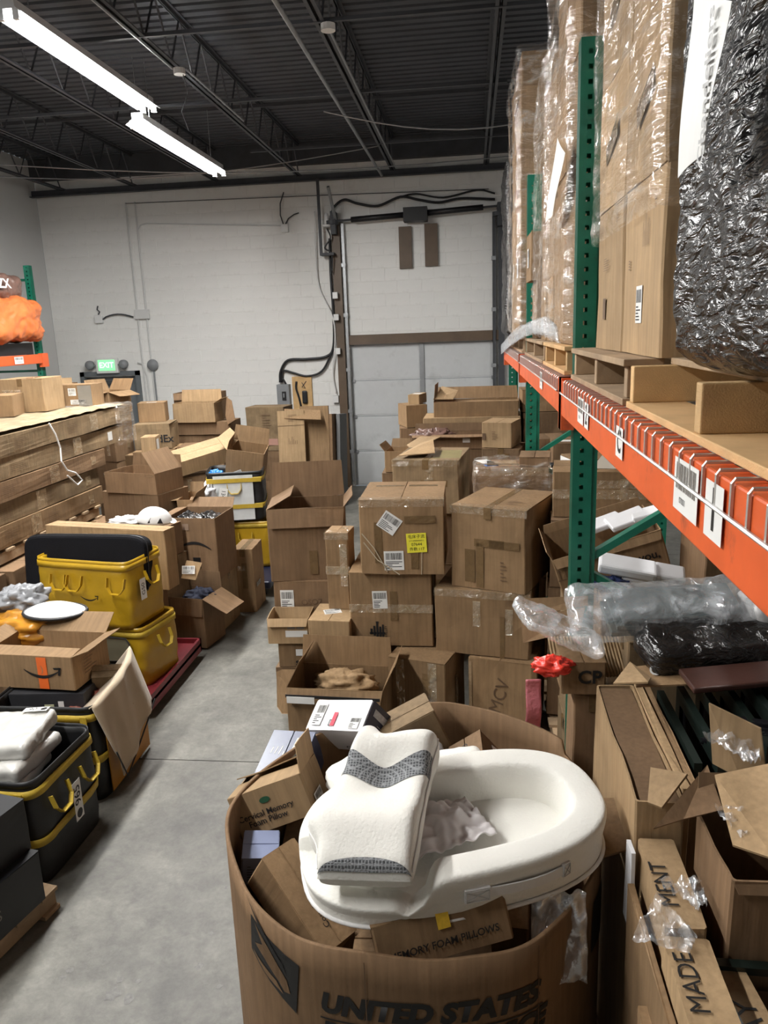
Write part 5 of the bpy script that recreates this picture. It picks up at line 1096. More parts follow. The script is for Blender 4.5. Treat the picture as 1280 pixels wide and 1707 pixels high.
# tote 965
T9 = (.66, .58, .57)
t9 = tote('black_tote', 'black tote with yellow straps and number tag 965, full of white bagged goods', (-2.47, 3.42, .0), -.04, T9, BLKTOTE, YELSTRAP, bands=(.90, .42), handles=(('r', .28), ('r', .75)), seed=17)
tg = sticker(t9, fplace('r', T9, .46, .56, .0, .06), .075, .22, name='number_tag', barcode=False, lines=0); lettering(tg, '965', Matrix.Translation((0, .03, .001)) @ Matrix.Rotation(math.pi/2, 4, 'Z'), .075, INK, .001)
MB().lathe([(0, 0), (.026, 0)], 16, (0, -.075, .001)).build('black_dot', INK, tg)
MB().box(T9[0]/2-.085, T9[0]/2-.045, -T9[1]/2-.024, -T9[1]/2-.019, .02, T9[2]*.93).build('corner_strap', YELSTRAP, t9)
POLY = mat('white poly bagged foam', (.54, .53, .50), rough=.25, var=.12, bump=.6, bscale=16, coat=.5)
for k, (x, y, z, a) in enumerate(((-2.53, 3.40, .44, .1), (-2.50, 3.46, .53, -.12), (-2.52, 3.50, .62, .06))):
    o = empty('bagged_foam', (x, y, z), (.05, -.06, a), '%s white foam block sealed in clear plastic in tote 965' % ('lowest', 'middle', 'topmost')[k], 'package', 'white bagged goods in tote 965')
    crumple_box(-.26, .22, -.20, .18, -.045, .045, 'bag', POLY, o, amp=.010, freq=8, n=34, r=.03, seed=50+k, ridge=.004)
    if k == 2:
        tg = sticker(o, frame_mat((.12, .14, .062), (1, 0, 0), (0, .1, 1)), .14, .05, name='number_tag', barcode=False, lines=0); lettering(tg, '90', Matrix.Translation((-.02, 0, .001)), .05, INK); MB().lathe([(0, 0), (.018, 0)], 14, (.045, 0, .001)).build('black_dot', INK, tg)
# dark cartons on a pallet, lower left corner
DK = mat('charcoal printed carton', (.013, .0135, .016), rough=.45, var=.2, scale=3)
dp = empty('wood_pallet', (-2.56, 2.64, 0), (0, 0, -.2), 'wooden pallet under the charcoal cartons at lower left', 'pallet')
for x in (-.42, 0, .40): MB().box(x, x+.05, -.45, .45, .02, .10).build('stringer', WOODOLD, dp)
for k in range(6): MB().box(-.44, .47, -.45+k*.16, -.35+k*.16, .10, .118).build('deck_board', WOODOLD, dp)
for k in (0, 2.5, 5): MB().box(-.44, .47, -.45+k*.16, -.35+k*.16, 0, .02).build('bottom_board', WOODOLD, dp)
carton('carton', 'lower charcoal carton with grey lettering on the pallet at lower left', (-2.52, 2.64, .120), -.22, (.86, .74, .25), DK, marks=[('text', 'r', .45, .45, 'AMERICES', .07, 0, GREYINK), ('lines', 'r', .45, .2, .3, .05, 0, GREYINK)], group='charcoal cartons')
carton('carton', 'upper charcoal carton on top at lower left, greyish lid', (-2.545, 2.68, .374), -.22, (.82, .70, .25), DK, marks=[('text', 't', .6, .4, 'o', .06, 0, WHITEPAPER), ('blank', 'r', .3, .5, .05, .04, 0, YELSTRAP, 'sticker')], group='charcoal cartons')
# ------------------------------------------------------------------ postal bulk box with pillows, foreground
GP = [(-.84, 2.30), (-.70, 1.90), (-.50, 1.70), (-.25, 1.64), (0, 1.66), (.19, 1.76), (.37, 2.05), (.385, 2.4), (.30, 2.70), (.03, 2.90), (-.25, 2.94), (-.60, 2.78)]
def closed_curve(P, n=12):
    P = [Vector(p) for p in P]; out = []; k = len(P)
    for i in range(k):
        a, b_, c, d = P[i-1], P[i], P[(i+1) % k], P[(i+2) % k]
        for t in range(n):
            t /= n; out.append(.5*((2*b_)+(c-a)*t+(2*a-5*b_+4*c-d)*t*t+(3*b_-a-3*c+d)*t**3))
    return out
GC = closed_curve(GP)
def rimz(p):
    # the rim dips at the front and is ragged
    return 1.10+.012*noise.noise(Vector((p.x*5, p.y*5, 2)))+(.045 if p.y > 2.65 and p.x > -.2 else 0)
gl = empty('postal_bulk_box', (-.24, 2.28, 0), label='big round-cornered brown postal bulk box full of pillows in the foreground', cat='bulk box')
og = Vector((-.24, 2.28, 0)); n = len(GC); nz = 12; vs = []; th = .012
cen = Vector((-.24, 2.28))
for j in range(nz+1):
    for p in GC: vs.append(Vector((p.x, p.y, rimz(p)*j/nz))-og)
for j in range(nz, -1, -1):
    for p in GC:
        q = p+(cen-p).normalized()*th; vs.append(Vector((q.x, q.y, max(th, rimz(p)*j/nz)))-og)
fs = [(j*n+k, j*n+(k+1) % n, (j+1)*n+(k+1) % n, (j+1)*n+k) for j in range(2*nz+1) for k in range(n)]
fs = [f for f in fs]; fs.append(tuple(range(n))[::-1]); fs.append(tuple((2*nz+1)*n+k for k in range(n)))
fs = [f if len(f) == 4 else f for f in fs]
GAYM = cardboard('bulk box board', (.185, .112, .060), .10)
MB().add(vs, fs).build('box_wall', GAYM, gl, smooth=True)
# arc length along the wall from the front centre for print
S = [0.]
for k in range(n): S.append(S[-1]+(GC[(k+1) % n]-GC[k]).length)
def wall_at(s, z, off=.003):
    s %= S[-1]
    k = max(i for i in range(n) if S[i] <= s); t = (s-S[k])/(S[k+1]-S[k]); p = GC[k].lerp(GC[(k+1) % n], t); d = (GC[(k+1) % n]-GC[k]).normalized()
    nn = Vector((d.y, -d.x)); p = p+nn*off
    return Vector((p.x, p.y, z))
def s_of(x, y): return S[min(range(n), key=lambda k: (GC[k]-Vector((x, y))).length)]
def wrap_mesh(me, s0, z0, slope=0.):
    for v in me.vertices: w_ = wall_at(s0+v.co.x, z0+v.co.y+slope*v.co.x)-og; v.co = w_
    return me
sU = s_of(-.42, 1.67)
for txt, z, sz in (('UNITED STATES', .925, .084), ('POSTAL SERVICE', .832, .084)):
    me = text_mesh(txt, sz, .0045, .22, 'LEFT').copy(); link('lettering', wrap_mesh(me, sU, z, .02), INK, gl)
b = MB().add([(0, 0, 0), (.56, 0, 0), (.56, .004, 0), (0, .004, 0)], [(0, 1, 2, 3)]) if False else MB().grid(lambda u, v: (u*.62, v*.005, 0), 30, 1)
link('rule_line', wrap_mesh(b.mesh('rule'), sU, .874, .02), INK, gl)
# eagle emblem: dark slanted panel with a pale swept head
sE = s_of(-.56, 1.76)
def poly(pts, nm, m, off=0.):
    bb = MB(); P = [Vector((x, y, 0)) for x, y in pts]; c_ = sum(P, Vector())/len(P); k = len(P)
    # subdivided fan so that it follows the wall
    for i in range(k):
        a, b2 = P[i], P[(i+1) % k]
        bb.grid(lambda u, v: tuple(c_.lerp(a.lerp(b2, u), v)), 4, 4)
    me = bb.mesh(nm)
    for v in me.vertices: v.co = wall_at(sE+v.co.x*1.1,   .965+v.co.y*1.12, .003+off)-og
    return link(nm, me, m, gl)
poly([(-.085, .085), (.105, .045), (.085, -.105), (-.10, -.03)], 'emblem_panel', INK)
poly([(-.065, .075), (.0, .035), (.06, -.02), (.07, -.055), (.05, -.06), (.03, -.04), (-.03, -.005), (-.07, .01), (-.03, .03)], 'emblem_head', GAYM, .0012)
poly([(-.09, -.02), (.02, -.045), (.045, -.07), (-.02, -.055)], 'emblem_wing', GAYM, .0012)
poly([(-.10, .135), (-.02, .06), (.06, .0), (.05, .02), (-.03, .085)], 'emblem_beak', INK, .002)
for sx in (-.30, .22): link('crease', wrap_mesh(MB().grid(lambda u, v: (u*.003, v*1.05, 0), 1, 10).mesh('crease'), s_of(sx, 1.66), .03), BROWNINK, gl)
poly_s = sE; sE = s_of(.37, 2.05)
poly([(-.08, .05), (.08, .05), (.06, -.12), (-.09, -.10)], 'emblem_panel', INK); sE = poly_s
# filling cartons out of sight
for x, y, rz_, l in ((-.50, 2.38, .1, 'left'), (-.02, 2.40, -.1, 'right')): carton('carton', 'carton low inside the postal bulk box, %s side' % l, (x, y, .02), rz_, (.42, .62, .80), KRAFT, group='cartons low inside the postal bulk box')
carton('carton', 'carton low inside the front of the postal bulk box', (-.16, 1.90, .02), .05, (.40, .28, .90), KRAFT, group='cartons low inside the postal bulk box')
# boxes in the bulk box
C6 = (.287, .23, .150)
c6 = carton('pillow_carton', 'kraft carton lettered Cervical Memory Foam Pillow at left rim of bulk box', (-.688, 2.421, .958), (-.24, -.357, .083), C6, KRAFT2, flaps={'b': (-75, .12), 'f': (-86, .11), 'r': (10, .1)}, marks=[('text', 'f', .42, .44, 'Cervical Memory', .030, 0, INK, .0004), ('text', 'f', .42, .26, 'Foam Pillow', .030, 0, INK, .0004), ('label', 'r', .4, .2, .10, .05, 0)])
bb = MB().lathe([(0, 0), (1, 0)], 18).build('oval_logo', mat('green logo', (.02, .09, .045), rough=.5), c6); bb.matrix_basis = fplace('f', C6, .46, .72) @ Matrix.Diagonal((.020, .011, 1, 1))
BLUEP = mat('slate blue gloss print', (.075, .092, .165), rough=.3, var=.25, scale=5)
NAVY = mat('navy gloss print', (.020, .026, .055), rough=.3, var=.15)
WHITEC = mat('white gloss carton', (.74, .74, .76), rough=.35, var=.03)
carton('pillow_carton', 'blue-grey printed pillow carton beside the white one, left rear of bulk box', (-.715, 2.69, .93), (.36, -.08, -.20), (.185, .22, .152), BLUEP, marks=[('lines', 't', .42, .55, .05, .12, 1.45, WHITEPAPER), ('blank', 't', .68, .5, .03, .15, -.1, mat('pale picture print', (.55, .58, .52), rough=.4, var=.3, scale=40), 'picture_strip')])
gw = carton('pillow_carton', 'white carton with navy end panel at the back of bulk box', (-.47, 2.82, 1.06), (.62, -.26, -.52), (.30, .14, .15), WHITEC, marks=[('label', 't', .16, .5, .05, .10, 0), ('blank', 't', .46, .35, .02, .06, .0, REDINK, 'red_print'), ('text', 't', .43, .22, 'D', .04, 0, INK), ('label', 't', .84, .25, .05, .05, 0), ('blank', 'r', .5, .5, .136, .146, 0, NAVY, 'navy_end_panel'), ('text', 'f', .5, .2, 'o', .05, 0, INK)], split=False)
printed(gw, fplace('r', (.30, .14, .15), .35, .5, math.pi/2, .0065), .10, .04, 4, WHITEPAPER, False, 3)
sticker(gw, fplace('r', (.30, .14, .15), .70, .5, 0, .0065), .03, .10, paper=mat('picture print', (.35, .36, .38), rough=.4, var=.4, scale=50), barcode=False, lines=0, name='picture_strip')
carton('pillow_carton', 'olive-brown carton tilted at the back of bulk box', (-.22, 2.78, 1.02), (-.02, -.40, .30), (.24, .16, .17), KRAFT4, marks=[('label', 'f', .25, .45, .05, .05, .2), ('lines', 't', .35, .5, .1, .03, .0)])
gx = carton('pillow_carton', 'carton with round logo and long waybill label at right rear of bulk box', (.13, 2.66, .90), (.3, -.62, -.10), (.15, .16, .28), KRAFT3, marks=[('label', 'r', .5, .5, .12, .14, .2), ('text', 't', .5, .75, 'o', .05, 0, INK), ('label', 't', .3, .3, .05, .04, 0)])
carton('pillow_carton', 'long kraft carton wedged at the left front rim of bulk box', (-.571, 1.99, .90), (.59, .014, .93), (.132, .329, .150), KRAFT, marks=[('text', 't', .45, .35, 'Cosyplanet', .026, math.pi/2, INK), ('text', 'r', .45, .6, 'Memory', .024, 0, INK)])
g9 = carton('pillow_carton', 'kraft carton lettered MEMORY FOAM PILLOWS with yellow tape, front of bulk box', (-.095, 1.78, 1.02), (-.38, -.128, .30), (.37, .164, .12), KRAFT, marks=[('text', 'f', .50, .32, 'MEMORY FOAM PILLOWS', .0265, 0, INK, .0004), ('blank', 'f', .52, .86, .035, .06, 0, mat('yellow printed tape', (.75, .48, .03), rough=.4, var=.2, scale=60), 'yellow_tape'), ('blank', 't', .52, .3, .035, .10, 0, mat('yellow printed tape', (.75, .48, .03)), 'yellow_tape')], wear=.006)
carton('pillow_carton', 'pale blue printed carton peeking under the Cervical carton', (-.745, 2.24, .86), (.2, .1, .2), (.12, .12, .12), mat('pale blue print', (.26, .30, .45), rough=.35), marks=[('lines', 'f', .3, .5, .04, .08, 0, INK)])
# ---- white contour pillow with grey mesh bands
def pillow_surf(L, W_, T, out, thick):
    """closed pillow: out(v)-> half width, thick(u,v)-> height; v along length -1..1, u across -1..1"""
    def top(u, v):
        x = u*out(v)*W_/2; y = v*L/2; e = (1-abs(u)**5)*(1-abs(v)**8); return Vector((x, y, thick(u, v)*T*max(0, e)**.45))
    def bot(u, v):
        x = u*out(v)*W_/2; y = v*L/2; e = (1-abs(u)**6)*(1-abs(v)**8); return Vector((x, y, -.035*max(0, e)**.45))
    return top, bot
cp = empty('contour_pillow', (-.272, 1.965, 1.325), (.16, -.05, -.04), 'white contour pillow with grey mesh bands on top of the bulk box', 'pillow')
def itp(v, tab):
    for (a, x), (c, y) in zip(tab, tab[1:]):
        if a <= v <= c: t = (v-a)/(c-a); t = t*t*(3-2*t); return x+(y-x)*t
    return tab[-1][1]
LEFT = [(-1.001, .135), (-.78, .145), (-.48, .188), (-.2, .168), (.15, .138), (.45, .125), (.8, .105), (1.001, .085)]
RIGHT = [(-1.001, .118), (-.5, .128), (0, .132), (.4, .140), (.75, .155), (1.001, .150)]
def ctop(u, v):
    x = u*(LEFT and (itp(v, LEFT) if u < 0 else itp(v, RIGHT))); end = .03*math.exp(-((u+.75)/.35)**2)-.03*math.exp(-((u+.1)/.35)**2)
    y = v*.272+(end if v > 0 else 0)*max(0, v)**3
    th = .050+.050*math.exp(-((v-.70)/.26)**2)+.042*math.exp(-((v+.48)/.30)**2)-.030*math.exp(-(u/.4)**2)*math.exp(-((v-.22)/.25)**2)+.010*u*u
    e = max(0, (1-abs(u)**9))*max(0, (1-abs(v)**14)); return Vector((x, y, th*e**.4))
def cbot(u, v): p = ctop(u, v); return Vector((p.x, p.y, -.045*(max(0, 1-abs(u)**9)*max(0, 1-abs(v)**14))**.4))
tp = ctop
NU, NV = 48, 70
MB().grid(lambda u, v: ctop(2*u-1, 2*v-1), NU, NV).grid(lambda u, v: cbot(1-2*u, 2*v-1), NU, NV).build('pillow_cover', WHITEFAB, cp, smooth=True)
def band(f0, f1, nm):
    MB().grid(lambda u, v: ctop((2*u-1)*.985, f0(2*u-1)+(f1(2*u-1)-f0(2*u-1))*v)+Vector((0, 0, .0022)), 44, 12).build(nm, GREYMESH, cp, smooth=True)
band(lambda u: .16-.07*math.cos(u*2.2)+.05, lambda u: .44-.06*math.cos(u*2.4)+.05*abs(u), 'mesh_band'); band(lambda u: -.99, lambda u: -.985+.085*(1-u*u), 'mesh_band')
# quilted hexagon ridges of the mesh are the fabric's own relief; a stitched seam round the pillow
MB().tube([tp(math.copysign(.985, 1), -.95+1.9*k/30)+Vector((.001, 0, -.002)) for k in range(31)], .0022, 5).tube([tp(-.985, -.95+1.9*k/30) for k in range(31)], .0022, 5).build('seam', WHITECLOTH, cp)
# ---- white infant nest cushion
NA, NB_, NR = .448, .252, .33
nc = empty('nest_cushion', (-.068, 2.015, 1.14), (.08, -.03, NR), 'white oval infant nest cushion with a carrying strap on top of the bulk box', 'cushion')
def ell(t, a, b_, e=.75): c, s = math.cos(t), math.sin(t); return Vector((a*math.copysign(abs(c)**e, c), b_*math.copysign(abs(s)**e, s), 0))
def wallh(t):
    # tall round the right end and back, lower on the left and left front
    x = math.cos(t); k = .5+.5*math.tanh((x+.22)*28) if math.sin(t) < .1 else .5+.5*math.tanh((x+.95)*4)
    return .078+.075*k
def nest(u, v):
    t = 2*math.pi*u; h = wallh(t); thick = .10-.025*(h < .1)
    # rounded-rectangle cross-section, v runs round it
    a = 2*math.pi*v; cx = math.copysign(abs(math.cos(a))**.32, math.cos(a)); cz = math.copysign(abs(math.sin(a))**.38, math.sin(a))
    inset = thick/2*(1-cx)-.012*max(0, cz)
    p = ell(t, NA-inset, NB_-inset); pin = .012*math.exp(-((t-4.36)/.05)**2)
    return Vector((p.x, p.y, h/2+h/2*cz-pin*max(0, cz)*2))
MB().grid(nest, 200, 36, closeu=True).build('bolster', WHITEFAB, nc, smooth=True)
MB().grid(lambda u, v: ell(2*math.pi*u, (NA-.08)*v, (NB_-.08)*v)+Vector((0, 0, .035+.01*(1-v*v))), 64, 12, closeu=True).build('mattress', WHITEFAB, nc, smooth=True)
MB().tube([ell(2*math.pi*k/64, NA+.003, NB_+.003)+Vector((0, 0, .012)) for k in range(65)], .006, 6).build('base_piping', WHITECLOTH, nc, smooth=True)
hp = []
for k in range(9): t = 4.36+.30+.55*k/8; p = ell(t, NA+.004+.010*math.sin(math.pi*k/8), NB_+.004+.010*math.sin(math.pi*k/8)); hp.append(p+Vector((0, 0, .085)))
bb = MB()
for a, c2 in zip(hp, hp[1:]): bb.bar(a, c2, .004, .030)
hs = bb.build('carrying_strap', WHITECLOTH, nc)
for p, q in ((hp[0], hp[1]), (hp[-2], hp[-1])):
    bb = MB(); bb.bar(p, q, .012, .042); bb.build('stitched_patch', WHITECLOTH, hs)
    d_ = (q-p); n_2 = Vector((d_.y, -d_.x, 0)).normalized()*.0075; c_2 = (p+q)/2
    st = MB()
    for a, c2 in (((-.45, -.016), (.45, .016)), ((-.45, .016), (.45, -.016)), ((-.45, -.017), (.45, -.017)), ((-.45, .017), (.45, .017)), ((-.45, -.017), (-.45, .017)), ((.45, -.017), (.45, .017))): st.tube([c_2+d_*a[0]+n_2+Vector((0, 0, a[1])), c_2+d_*c2[0]+n_2+Vector((0, 0, c2[1]))], .0011, 4)
    st.build('stitching', mat('stitch thread', (.45, .44, .42), rough=.9), hs)
cl2 = empty('white_cloth', (-.10, 2.02, 1.20), (0, 0, .5), 'rumpled thin white cloth lying inside the nest cushion', 'cloth')
MB().grid(lambda u, v: (-.13+.26*u, -.10+.20*v, .012+.040*abs(noise.noise(Vector((u*3.2, v*3.2, 7))))+.018*noise.noise(Vector((u*9, v*9, 1)))+.05*math.exp(-((u-.5)**2+(v-.5)**2)*9)), 40, 34).build('cloth', mat('thin pinkish white cloth', (.72, .68, .68), rough=.9, sheen=.2), cl2, smooth=True, solid=.003)
for k, (x, y, z, r, l) in enumerate(((-.10, 2.42, 1.14, (.14, .10, .05), 'small white pillow tucked behind the contour pillow, upper one'), (-.08, 2.30, 1.08, (.15, .13, .06), 'small white pillow tucked behind the contour pillow, lower one'), (-.40, 2.45, 1.10, (.13, .10, .05), 'white pillow corner showing left of the contour pillow'), (-.22, 2.58, 1.10, (.10, .08, .07), 'grey-white pillow showing under the olive-brown carton'))):
    blob('pillow', l, 'pillow', (x, y, z), r, WHITEFAB if k < 3 else mat('grey cotton', (.38, .38, .40), rough=.9), .08, 2, 60+k, group='small pillows in the bulk box', pw=.6, rot=(.2, -.2, .3*k))
pw_ = empty('plastic_film_piece', (.22, 1.88, 1.06), label='crumpled white translucent film hanging inside the right front rim', cat='plastic film')
MB().grid(lambda u, v: (-.07+.15*u, -.02+.05*noise.noise(Vector((u*4, v*4, 3)))-.06*(1-v), -.16+.24*v+.02*noise.noise(Vector((u*5, v*5, 9)))), 20, 20).build('film', FILMH, pw_, smooth=True, solid=.004)
board('cardboard_sheet', [PY(930, 1490, 2.02), PY(1000, 1440, 2.06), PY(1050, 1400, 2.1), PY(1052, 1452, 2.05), PY(1000, 1470, 2.0), PY(945, 1505, 1.98)] if False else [(.36, 2.02, 1.13), (.46, 2.05, 1.145), (.47, 2.28, 1.16), (.37, 2.30, 1.14)], KRAFT, .006, 'cardboard scrap bridging the bulk box rim and the frame pile', 'cardboard')
# ------------------------------------------------------------------ goods under the near rack beam
rp = empty('wood_pallet', (.50, 3.45, 0), label='wooden pallet on the floor under the rack behind the nearest upright', cat='pallet')
for x in (0, .45, .9): MB().box(x, x+.05, 0, 2.0, .02, .11).build('stringer', WOODOLD, rp)
for k in range(9): MB().box(-.02, .98, k*.235, k*.235+.1, .11, .13).build('deck_board', WOODOLD, rp)
column(.78, 4.95, 1.472, .55, .46, 3, -.1, 'buried carton under the long brown carton behind upright', z0=.132)
carton('long_carton', 'long brown carton behind the nearest upright below the orange beam', (.985, 5.0, 1.475), -.108, (.92, .44, .285), KRAFT, tape='h', marks=[('lines', 'f', .86, .55, .12, .12, 0)], wear=.008)
column(.76, 4.08, 1.20, .52, .50, 3, .0, 'buried carton under the tilted thank-you carton', z0=.132)
R2 = (.558, .418, .30)
r2 = carton('open_carton', 'tilted open carton with printed words, full of white packets behind the nearest upright', (.752, 4.06, 1.30), (.074, -.302, -.01), R2, KRAFT, flaps={'l': (20, .05), 'b': (4, .05), 'f': (160, .05)}, marks=[('text', 'f', .70, .60, 'thank you,', .062, 0, INK, .001), ('text', 'f', .72, .36, 'inside.', .062, 0, INK, .001), ('arrows', 'f', .06, .72, .045)])
for k, (x, y, z, rr) in enumerate(((.80, 4.02, 1.66, (.1, -.35, .1)), (.92, 4.0, 1.70, (.0, -.3, -.1)), (.70, 4.10, 1.62, (.0, -.3, .2)))):
    tag(MB().box(-.10, .10, -.08, .08, -.015, .015).build('white_packet', WHITEC, None, loc=(x, y, z), rot=rr, bevel=.008), '%s white flat packet lying in the tilted printed carton' % ('middle', 'right', 'left')[k], 'packet', 'white packets in the tilted carton')
for k, (px, py, s) in enumerate(((1045, 945, .13), (1085, 965, .13), (1115, 958, .07))):
    p = PY(px, py, 3.55); tag(MB().box(-s, s, -.06, .06, -.025, .025).build('white_packet', WHITEC, None, loc=p, rot=(.3, .15, -.15), bevel=.012), ('upper', 'lower', 'small right-hand')[k]+' white bagged parcel behind the plastic bag, below the brace', 'packet', 'white parcels behind the plastic bag')
column(.82, 3.55, 1.452, .46, .24, 3, .0, 'buried carton below the white parcels', z0=.132)
blob('blue_bag', 'dark blue plastic scrap beside the white parcels', 'plastic bag', PY(1015, 972, 3.5), (.08, .05, .03), mat('navy poly', (.02, .03, .09), rough=.25), .5, 3, 71)
carton('carton', 'large brown carton at right under the beam, beyond the diagonal brace', (1.33, 3.72, 1.25), .007, (.55, .40, .41), KRAFT3, wear=.008, marks=[('text', 'f', .6, .1, '===', .04, 0)])
column(1.33, 3.74, 1.245, .55, .45, 3, 0, 'buried carton below the large brown carton under the beam', z0=0.)
carton('carton', 'small pale carton on the large brown carton under the beam', (1.27, 3.86, 1.664), -.03, (.22, .24, .116), KRAFT4)
board('white_board', [PY(986, 781, 4.78), PY(1062, 783, 4.78), PY(1068, 768, 4.80), PY(1030, 733, 4.92), PY(1024, 734, 4.92)], mat('off-white board', (.66, .60, .50), rough=.6), .01, 'off-white board propped on the long brown carton', 'board')
carton('carton', 'flat carton with pale end left of the off-white board', (.88, 5.55, 1.66), .25, (.42, .3, .08), KRAFT, marks=[('blank', 'l', .5, .5, .28, .07, 0, WHITEPAPER, 'pale_end')])
column(.90, 5.56, 1.655, .45, .32, 3, .1, 'buried carton below the flat pale-ended carton', z0=0.)
tag(MB().box(-.07, .07, -.05, .05, 0, .02).build('tablet_box', BLACKPL, None, loc=PY(935, 775, 5.2)-Vector((0, 0, .01)), bevel=.005), 'small dark flat box with white sheet beside the long brown carton', 'box')
# ------------------------------------------------------------------ picture-frame cartons on edge, right foreground
fp = empty('wood_pallet', (.43, 1.02, 0), label='wooden pallet under the picture-frame cartons at right', cat='pallet')
for x in (0, .45, .9): MB().box(x, x+.05, 0, 2.05, .02, .11).build('stringer', WOODOLD, fp)
for k in range(9): MB().box(-.01, .98, k*.24, k*.24+.1, .11, .13).build('deck_board', WOODOLD, fp)
GF = 'picture-frame cartons standing on edge'
def edge_carton(x0, x1, y0, y1, z1, lab, m=KRAFT2, z0=.132, marks=(), rx=0., ry=0., flaps=None, wear=.006):
    return carton('frame_carton', lab, ((x0+x1)/2, (y0+y1)/2, z0), (rx, ry, 0), (x1-x0, y1-y0, z1-z0), m, flaps=flaps, marks=marks, group=GF, wear=wear, split=False)
edge_carton(.452, .548, 1.62, 1.955, 1.25, 'narrow upright frame carton printed MENT along its top', marks=[('text', 't', .30, .45, 'MENT', .062, math.pi/2, INK)])
edge_carton(.440, .548, 1.00, 1.612, 1.235, 'narrow upright frame carton printed MADE along its top', marks=[('text', 't', .30, .78, 'MADE', .062, math.pi/2, INK)])
edge_carton(.424, .436, 1.90, 1.96, 1.24, 'thin white-faced frame board standing left of the lettered cartons', WHITEC, z0=1.0)
edge_carton(.416, .434, 1.02, 1.88, 1.16, 'thin tan frame carton standing directly left of the MADE carton', KRAFT)
edge_carton(.392, .416, 1.25, 1.62, 1.02, 'thin tan frame carton, leftmost of those standing on edge', KRAFT)
edge_carton(.556, .632, 1.00, 1.615, 1.13, 'low upright carton supporting the black frame', KRAFT2)
bf = empty('picture_frame', (.555, 1.30, 1.175), (.0, .12, .10), 'black picture frame corner lying beside the lettered cartons', 'picture frame')
BFM = mat('black green frame', (.010, .017, .014), rough=.35)
MB().box(.0, .022, -.25, .30, .0, .02).build('frame_side', BFM, bf); MB().box(.022, .16, .275, .30, .0, .02).build('frame_end', BFM, bf); MB().box(.022, .10, -.25, .275, -.002, .008).build('picture', KRAFT2, bf)
lettering(bf, 'MAY', frame_mat((.055, .12, .010), (0, 1, 0), (0, 0, 1)), .07, INK)
f7 = carton('open_carton', 'tall torn open carton, shadow painted into its dark board, bent tan flaps, right edge', (.80, 1.76, .132), (0, 0, .02), (.42, .27, 1.255), KRAFT3, flaps={'b': (30, .10), 'f': (150, .03)}, wear=.008)  # darker board than the flaps: the shadow under the loaded beam, as colour
edge_carton(.66, 1.06, 1.02, 1.60, 1.10, 'large brown carton before the tall torn carton at right', KRAFT3)
board('cardboard_sheet', [(.455, 1.80, 1.392), (.54, 1.84, 1.395), (.64, 1.85, 1.42), (.635, 1.98, 1.47)], KRAFT3, .006, 'pointed flap with shade painted in brown, bent left from the tall torn carton', 'cardboard')  # shaded flap: its shade is put into the colour by darker board
board('cardboard_sheet', [(.47, 1.93, 1.38), (.50, 2.04, 1.42), (.585, 1.98, 1.44), (.50, 1.90, 1.385)], KRAFT2, .008, 'small pale bent flap next to the sunken-top carton', 'cardboard')
board('cardboard_sheet', [(.625, 1.72, 1.41), (.70, 1.66, 1.42), (.88, 1.70, 1.44), (.90, 1.99, 1.50), (.64, 1.93, 1.47)], KRAFT2, .006, 'square tan flap with a tape line folded over the tall torn carton', 'cardboard')
board('cardboard_sheet', [PY(1182, 1172, 2.12), PY(1268, 1214, 2.05), PY(1278, 1300, 2.02), PY(1236, 1298, 2.05), PY(1188, 1272, 2.12)], KRAFT2, .008, 'upright tan cardboard panel in front of the black frames', 'cardboard')
edge_carton(.448, .580, 1.97, 2.70, 1.355, 'upright carton with sunken brown top beside the torn label flap', KRAFT2, flaps={}, marks=())
board('cardboard_sheet', [(.458, 1.985, 1.343), (.572, 1.985, 1.343), (.572, 2.685, 1.347), (.458, 2.685, 1.347)], KRAFT3, .006, 'brown inner panel closing the sunken-top carton', 'cardboard')
edge_carton(.586, .610, 2.02, 2.70, 1.365, 'first thin tan carton right of the sunken-top carton', KRAFT2)
edge_carton(.614, .642, 2.04, 2.70, 1.355, 'second thin tan carton right of the sunken-top carton', KRAFT)
for k in range(6):
    x = .655+k*.068
    o = empty('picture_frame', (x, 2.40, .132), (0, .0, 0), '%s of the black picture frames standing on edge' % ('first', 'second', 'third', 'fourth', 'fifth', 'last')[k], 'picture frame', 'black picture frames')
    h = 1.235+.02*k
    MB().box(0, .024, -.24, -.19, 0, h).build('frame_side', BFM, o); MB().box(0, .024, .19, .24, 0, h).build('frame_side', BFM, o); MB().box(0, .024, -.19, .19, h-.05, h).build('frame_end', BFM, o); MB().box(0, .024, -.19, .19, 0, .05).build('frame_end', BFM, o); MB().box(.010, .014, -.19, .19, .05, h-.05).build('backing', mat('dark slate backing', (.03, .028, .036), rough=.6), o)
tag(MB().box(0, .66, -.065, .065, 0, .022).build('dark_wood_board', mat('dark red-brown wood', (.060, .026, .020), rough=.35, var=.3, scale=8, bstretch=(1, 14, 14), bump=.15), None, loc=(.705, 2.47, 1.475), rot=(.1, -.05, .14), bevel=.006), 'dark red-brown wooden board lying across the black frames', 'board')
blob('dark_cloth_bundle', 'black fabric bundle stuffed among the frames', 'cloth', (.95, 2.28, 1.36), (.22, .10, .08), mat('black fabric', (.006, .0055, .007), rough=.95, spec=.1), .3, 3, 80)
